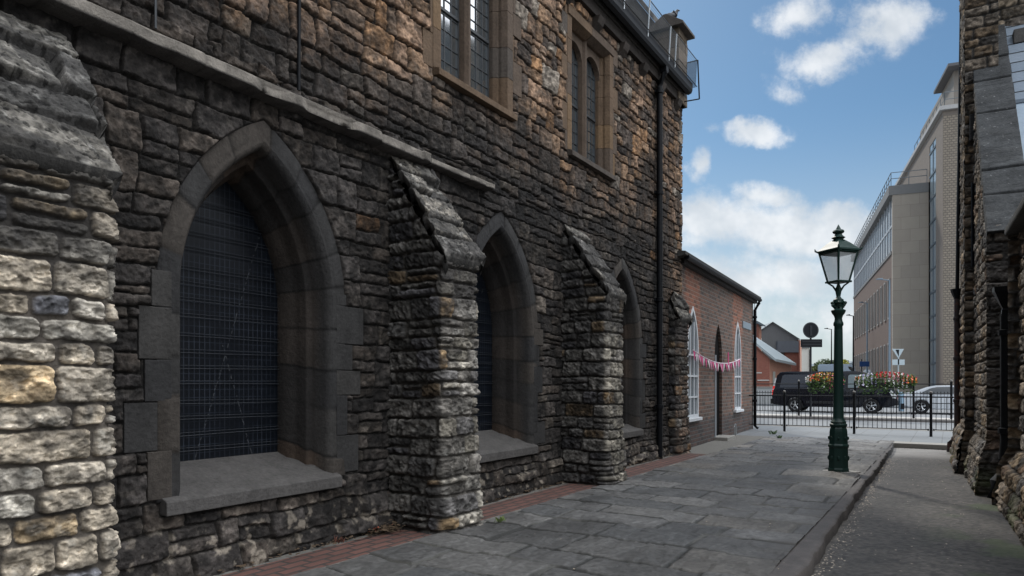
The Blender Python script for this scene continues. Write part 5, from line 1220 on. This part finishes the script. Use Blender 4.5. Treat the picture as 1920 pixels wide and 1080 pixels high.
def rail(par, pts, z0, h, name='balcony_rail'):
    mb = MB()
    for zz_ in (z0 + h, z0 + h * .55): mb.tube([(x, y, zz_) for x, y in pts], .03, 6)
    for (x0, y0), (x1, y1) in zip(pts[:-1], pts[1:]):
        n = max(1, int(math.hypot(x1 - x0, y1 - y0) / 1.2))
        for i in range(n + 1): x, y = x0 + (x1 - x0) * i / n, y0 + (y1 - y0) * i / n; mb.tube([(x, y, z0), (x, y, z0 + h)], .025, 5)
    mb.build(name, mat('rail_grey', (.16, .18, .2), .5), par)
rail(mo, [(.3, -13), (.3, -.15), (12, -.15)], TH_ + .28, 1.1); rail(mo, [(q0 + .1, .1), (q0 + .1, CW + .1), (FX1, CW + .1)], 16.78, 1.05)

# ------------------------------------------------------------------ houses at the far left
RED = brick_mat('house_brick', (.24, .075, .05), (.28, .095, .065), (.20, .12, .10), .24, .085, .01, 'XZ', .2, 0)
RED_LIT = brick_mat('house_brick_lit', (.50, .24, .16), (.56, .28, .2), (.4, .26, .2), .24, .085, .01, 'YZ', .15, 0)  # pinker brick, paled to paint sunlight onto right-facing walls
ZR = mat('zinc_roof', (.30, .35, .37), .5, 0, .2, 2, .01, 4); GAB = mat('grey_render', (.16, .165, .17), .9, 0, .35, .8)
def pz(py, Yd): return EYE + (718 - py) * Yd / 1280
def px_(px, Yd): return (px - 960) / 1280 * Yd
# brick hall with a zinc lean-to roof
h1 = empty('red_brick_hall', at(1400, 58), 0, label='red brick hall with pale zinc roof left of the black van', cat='building')
def HX(px, Yd): return px_(px, Yd) - px_(1400, 58)
mb = MB(); Ya = 58
mb._add([(HX(1380, Ya), 0, -.2), (HX(1443, Ya), 0, -.2), (HX(1443, Ya), 0, pz(672, Ya)), (HX(1380, Ya), 0, pz(616, Ya))], [(0, 1, 2, 3)])
mb.build('gable_wall', RED, h1)
mb = MB(); Yb = 66; mb.quad((HX(1443, Ya), .05, -.2), (HX(1484, Yb), Yb - Ya, -.2), (HX(1484, Yb), Yb - Ya, pz(684, Yb)), (HX(1443, Ya), .05, pz(673, Ya))); mb.build('side_wall', RED_LIT, h1)
mb = MB(); v = [Vector((HX(1372, Ya), -.3, pz(608, Ya))), Vector((HX(1452, Ya), -.3, pz(673, Ya))), Vector((HX(1493, Yb), Yb - Ya, pz(681.5, Yb))), Vector((HX(1412, Yb), Yb - Ya, pz(628, Yb)))]
mb._add([tuple(p) for p in v] + [tuple(p - Vector((0, 0, .22))) for p in v], [(0, 1, 2, 3), (7, 6, 5, 4), (0, 4, 5, 1), (1, 5, 6, 2), (2, 6, 7, 3), (3, 7, 4, 0)]); mb.build('roof', ZR, h1)
mb = MB(); a = Vector((HX(1443, Ya), .05, 0)); b = Vector((HX(1484, Yb), Yb - Ya, 0)); d = (b - a).normalized(); n_ = Vector((d.y, -d.x, 0))
for f in (.18, .5, .8):
    c = a.lerp(b, f); p, q = c - d * .5 + n_ * .03, c + d * .5 + n_ * .03; mb._add([(p.x, p.y, .5), (q.x, q.y, .5), (q.x, q.y, 2.3), (p.x, p.y, 2.3)], [(0, 1, 2, 3)])
mb.build('window', mat('hall_window', (.42, .42, .36), .3), h1)
mb = MB(); mb.box(HX(1416, Ya), HX(1428, Ya), -.05, -.01, pz(700, Ya), pz(698, Ya)); mb.box(HX(1420, Ya), HX(1442, Ya), -.06, -.01, pz(714, Ya), pz(712, Ya)); mb.build('stone_band', mat('pale_band', (.5, .5, .48), .8), h1)
# upper brick block behind
h2 = empty('brick_block', at(1400, 74), 0, label='plain red brick block with a small sloping roof, above the zinc roof', cat='building')
mb = MB(); Yc = 74; X0, X1, X2 = HX(1360, Yc) - px_(1400, 74) + px_(1400, 58), 0, 0
def H2(px, Yd=74): return px_(px, Yd) - px_(1400, 74)
mb.box(H2(1360), H2(1422.5), 0, 5, -.2, pz(607, Yc)); mb.build('wall', RED, h2)
mb = MB(); mb.box(H2(1422.5), H2(1429.5), .3, 4.8, -.2, pz(612, Yc)); mb.build('return_wall', RED_LIT, h2)
mb = MB(); mb._add([(H2(1408), -.2, pz(600, Yc)), (H2(1419), -.2, pz(602, Yc)), (H2(1434), -.2, pz(610.5, Yc)), (H2(1434), 5.4, pz(610.5, Yc)), (H2(1419), 5.4, pz(602, Yc)), (H2(1408), 5.4, pz(600, Yc)), (H2(1408), -.2, pz(603, Yc)), (H2(1434), -.2, pz(613, Yc))], [(0, 1, 4, 5), (1, 2, 3, 4), (0, 6, 7, 2, 1)]); mb.build('roof', mat('house_slate', (.12, .15, .17), .6), h2)
mb = MB(); mb.tube([(H2(1421), 1, pz(604, Yc)), (H2(1421), 1, pz(560, Yc))], .03, 5); mb.build('aerial', POSTG, h2)
# grey gabled house
h3 = empty('grey_gabled_house', at(1460, 86), 0, label='large house with a grey rendered gable above a red brick front', cat='house')
def H3(px, Yd=86): return px_(px, Yd) - px_(1460, 86)
Yd_ = 86
mb = MB(); mb._add([(H3(1428), 0, -.2), (H3(1497), 0, -.2), (H3(1497), 0, pz(637, Yd_)), (H3(1447.5), 0, pz(605, Yd_)), (H3(1428), 0, pz(619, Yd_))], [(0, 1, 2, 3, 4)]); mb.build('gable_wall', GAB, h3)
mb = MB(); mb.quad((H3(1426), -.3, pz(618, Yd_)), (H3(1447.5), -.3, pz(603.5, Yd_)), (H3(1447.5) + 1.5, 14, pz(603.5, Yd_)), (H3(1426) + 1.5, 14, pz(618, Yd_)))
mb.quad((H3(1447.5), -.3, pz(603.5, Yd_)), (H3(1499), -.3, pz(636.5, Yd_)), (H3(1499) + 2.5, 14, pz(636.5, Yd_)), (H3(1447.5) + 1.5, 14, pz(603.5, Yd_))); mb.build('roof', mat('house_slate', (.12, .15, .17)), h3)
mb = MB(); mb.box(H3(1455), H3(1494.5), -.5, -.02, pz(661, Yd_), pz(640, Yd_)); mb.build('slate_hanging', mat('slate_hanging', (.13, .145, .17), .6, 0, .3, 3), h3)
mb = MB(); mb.box(H3(1470), H3(1497), -.25, -.01, -.2, pz(661, Yd_)); mb.box(H3(1494.5), H3(1497), -.45, -.01, 2, pz(638, Yd_)); mb.build('brick_front', RED, h3)
mb = MB(); mb.quad((H3(1497.2), -.25, -.2), (H3(1503, 96), 10, -.2), (H3(1503, 96), 10, pz(640, 96)), (H3(1497.2), -.25, pz(637, Yd_))); mb.build('side_wall', RED_LIT, h3)
mb = MB(); mb.box(H3(1470), H3(1475), -.02, .6, pz(625, Yd_), pz(606, Yd_)); 
# white building
h4 = empty('white_house', at(1510, 100), 0, label='pale rendered house end showing beneath the rectangular sign', cat='house')
mb = MB(); k = 100 / 1280; mb.box(-9 * k, 7.5 * k, 0, 9, -.2, pz(652, 100)); mb.build('wall', mat('white_render', (.62, .62, .58), .8, 0, .15, 1), h4)
mb = MB(); mb.prism([(-10 * k, pz(652, 100)), (8.5 * k, pz(652, 100)), (-1 * k, pz(643, 100))], 'y', -.2, 9.2); mb.build('roof', mat('house_slate', (.12, .15, .17)), h4)
mb = MB(); mb.box(8 * k, 10 * k, -.2, 1, 0, pz(655, 100)); mb.build('corner_pipe', GREYP, h4)
# parked grey street cabinets / low wall at the left end of the road
lw = empty('garden_wall', frame_world(44.5, -9, 0), FRZ, label='low pale wall behind the railing at the left end of the road', cat='wall')
mb = MB(); mb.box(-14, 5.4, 0, .3, -.1, 1.0); mb.build('wall_face', mat('pale_wall', (.42, .43, .43), .8, 0, .2, 1), lw); mb = MB(); mb.box(-14.05, 5.45, -.05, .35, 1.0, 1.08); mb.build('coping', CREAMC, lw)

# ------------------------------------------------------------------ far trees
TRK = mat('tree_bark', (.06, .05, .04), .9); CRW = [mat('crown_green', (.055, .085, .03), .8, 0, .5, .8), mat('crown_olive', (.10, .12, .04), .8, 0, .5, .8), mat('crown_yellow', (.30, .30, .06), .8, 0, .4, .8)]
def tree(px, Yd, top, rad, mi, label, seed):
    r_ = random.Random(seed); o = empty('broadleaf_tree', at(px, Yd, 0), 0, label=label, cat='tree', group='far trees beyond the road'); h = EYE + (718 - top) * Yd / 1280
    mb = MB(); mb.tube([(0, 0, -.1), (.1, 0, h * .3), (0, .1, h * .75)], [.22, .17, .06], 8)
    for i in range(5):
        a = r_.uniform(0, 6.3); mb.tube([(0, 0, h * (.3 + .07 * i)), (math.cos(a) * rad * .7, math.sin(a) * rad * .7, h * (.5 + .08 * i))], [.09, .03], 6)
    mb.build('trunk', TRK, o)
    cl = [(r_.uniform(-1, 1) * rad * .75, r_.uniform(-1, 1) * rad * .75, h * r_.uniform(.35, .86), rad * r_.uniform(.3, .5)) for _ in range(14)] + [(0, 0, h * .86, rad * .4)]
    def f(q): c = q.choice(cl); v = Vector((q.gauss(0, 1), q.gauss(0, 1), q.gauss(0, 1))).normalized() * c[3] * q.uniform(.55, 1) ; return (c[0] + v.x, c[1] + v.y, min(h, c[2] + v.z * .8))
    leafcloud('crown', CRW[mi], o, 1500, f, .20, seed + 3)
tree(1536, 120, 676, 2.2, 0, 'dark green tree left of the green lamp, over the van roof', 1)
tree(1553, 125, 672, 2.4, 0, 'taller green tree close behind the left side of the lamp post', 2)
tree(1527, 118, 684, 1.6, 1, 'small olive tree beside the white house end', 3)
tree(1583, 125, 672, 2.0, 2, 'yellow-green tree right of the lamp post', 4)
tree(1597, 140, 680, 3.0, 0, 'dark tree low at the foot of the tall building end', 5)
tr = empty('terrace_house', at(1590, 135), 0, label='tiny distant white fronted house right of the lamp post', cat='house')
mb = MB(); mb.box(-1.2, 3.5, 0, 6, -.1, pz(686, 135)); mb.build('wall', mat('white_render', (.62, .62, .58)), tr); mb = MB(); mb.prism([(-1.4, pz(686, 135)), (3.7, pz(686, 135)), (1.8, pz(676, 135))], 'y', -.2, 6.2); mb.build('roof', mat('house_slate', (.12, .15, .17)), tr)
bg_ = empty('terrace_house', at(1540, 150), 0, label='low dark roofed terrace on the skyline behind the vans', cat='house')
mb = MB(); mb.box(-40, 9, 0, 8, -.1, 4.2); mb.build('wall', RED, bg_); mb = MB(); mb.prism([(0 - .3, 4.2), (8.3, 4.2), (4, 5.6)], 'x', -40.3, 9.3); mb.build('roof', mat('house_slate', (.12, .15, .17)), bg_)

# ------------------------------------------------------------------ litter, weeds and moss
def scatter(name, m, pts, size, seed, flat=True):
    r_ = random.Random(seed); mb = MB()
    for (s_, w_, z) in pts:
        p = frame_world(s_, w_, z); a = r_.uniform(0, 6.28); q = size * r_.uniform(.5, 1.4); u = Vector((math.cos(a), math.sin(a), r_.uniform(-.3, .3))) * q; v = Vector((-math.sin(a), math.cos(a), r_.uniform(-.3, .3))) * q * .6
        mb.quad(p + u, p + v, p - u * .8, p - v)
    return tag(mb.build(name, m), kind='stuff')
rg = random.Random(99)
pts = []
for i in range(900):
    s_ = rg.uniform(1.5, 14); pts.append((s_, 3.56 - .012 * (s_ - 2) + abs(rg.gauss(0, .07)), -.058 + rg.uniform(0, .012)))
for i in range(260): pts.append((rg.uniform(1, 15), rg.uniform(3.6, 4.6), -.062))
for i in range(160): pts.append((rg.uniform(1, 15), rg.uniform(.5, 3.4), .004))
scatter('pale_litter', mat('petal_litter', (.36, .31, .25), .9, 0, .4, 40), pts, .011, 1)
pts = [(rg.uniform(1.5, 12), abs(rg.gauss(.02, .06)) + .07, .012 + rg.uniform(0, .02)) for i in range(700)] + [(4.45 + rg.gauss(0, .1), .12 + abs(rg.gauss(0, .08)), .01 + abs(rg.gauss(0, .025))) for i in range(260)]
scatter('leaf_litter', mat('brown_leaf_litter', (.09, .06, .035), .9, 0, .5, 40), pts, .022, 2)
scatter('red_leaf_litter', mat('red_leaf', (.30, .06, .03), .8), [(4.36 + rg.gauss(0, .05), .16 + rg.gauss(0, .04), .03 + abs(rg.gauss(0, .02))) for i in range(12)], .02, 3)
def weed(s_, w_, n, h, label, seed, m=LEAFM[0]):
    p = frame_world(s_, w_, 0); r_ = random.Random(seed); o = empty('weed', p, 0, label=label, cat='weed'); mb = MB()
    for i in range(n):
        a = r_.uniform(0, 6.28); l = h * r_.uniform(.5, 1.2); b = Vector((math.cos(a), math.sin(a), 0)); q = Vector((-b.y, b.x, 0)) * h * .09; c = Vector((r_.gauss(0, h * .4), r_.gauss(0, h * .4), 0))
        mb._add([tuple(c - q), tuple(c + q), tuple(c + b * l * .4 + Vector((0, 0, l * .8)) + q * .8), tuple(c + b * l * .75 + Vector((0, 0, l)))], [(0, 1, 2), (0, 2, 3)])
    mb.build('blades', m, o)
weed(17.0, .95, 40, .07, 'grassy weed tuft in the paving crack by the chapel doorstep', 1); weed(18.3, .55, 30, .09, 'small weed tuft at the foot of the chapel wall near the railing', 2)
weed(5.35, .80, 40, .05, 'low green weed sprig in the paving beside the second buttress', 3, LEAFM[1]); weed(5.1, .60, 26, .06, 'dark dry weed on the brick strip at the foot of the second buttress', 4, mat('dry_weed', (.10, .085, .07), .9))
weed(3.95, .12, 16, .05, 'reddish weed growing against the wall below the large window', 5, mat('red_weed', (.12, .045, .03), .8))
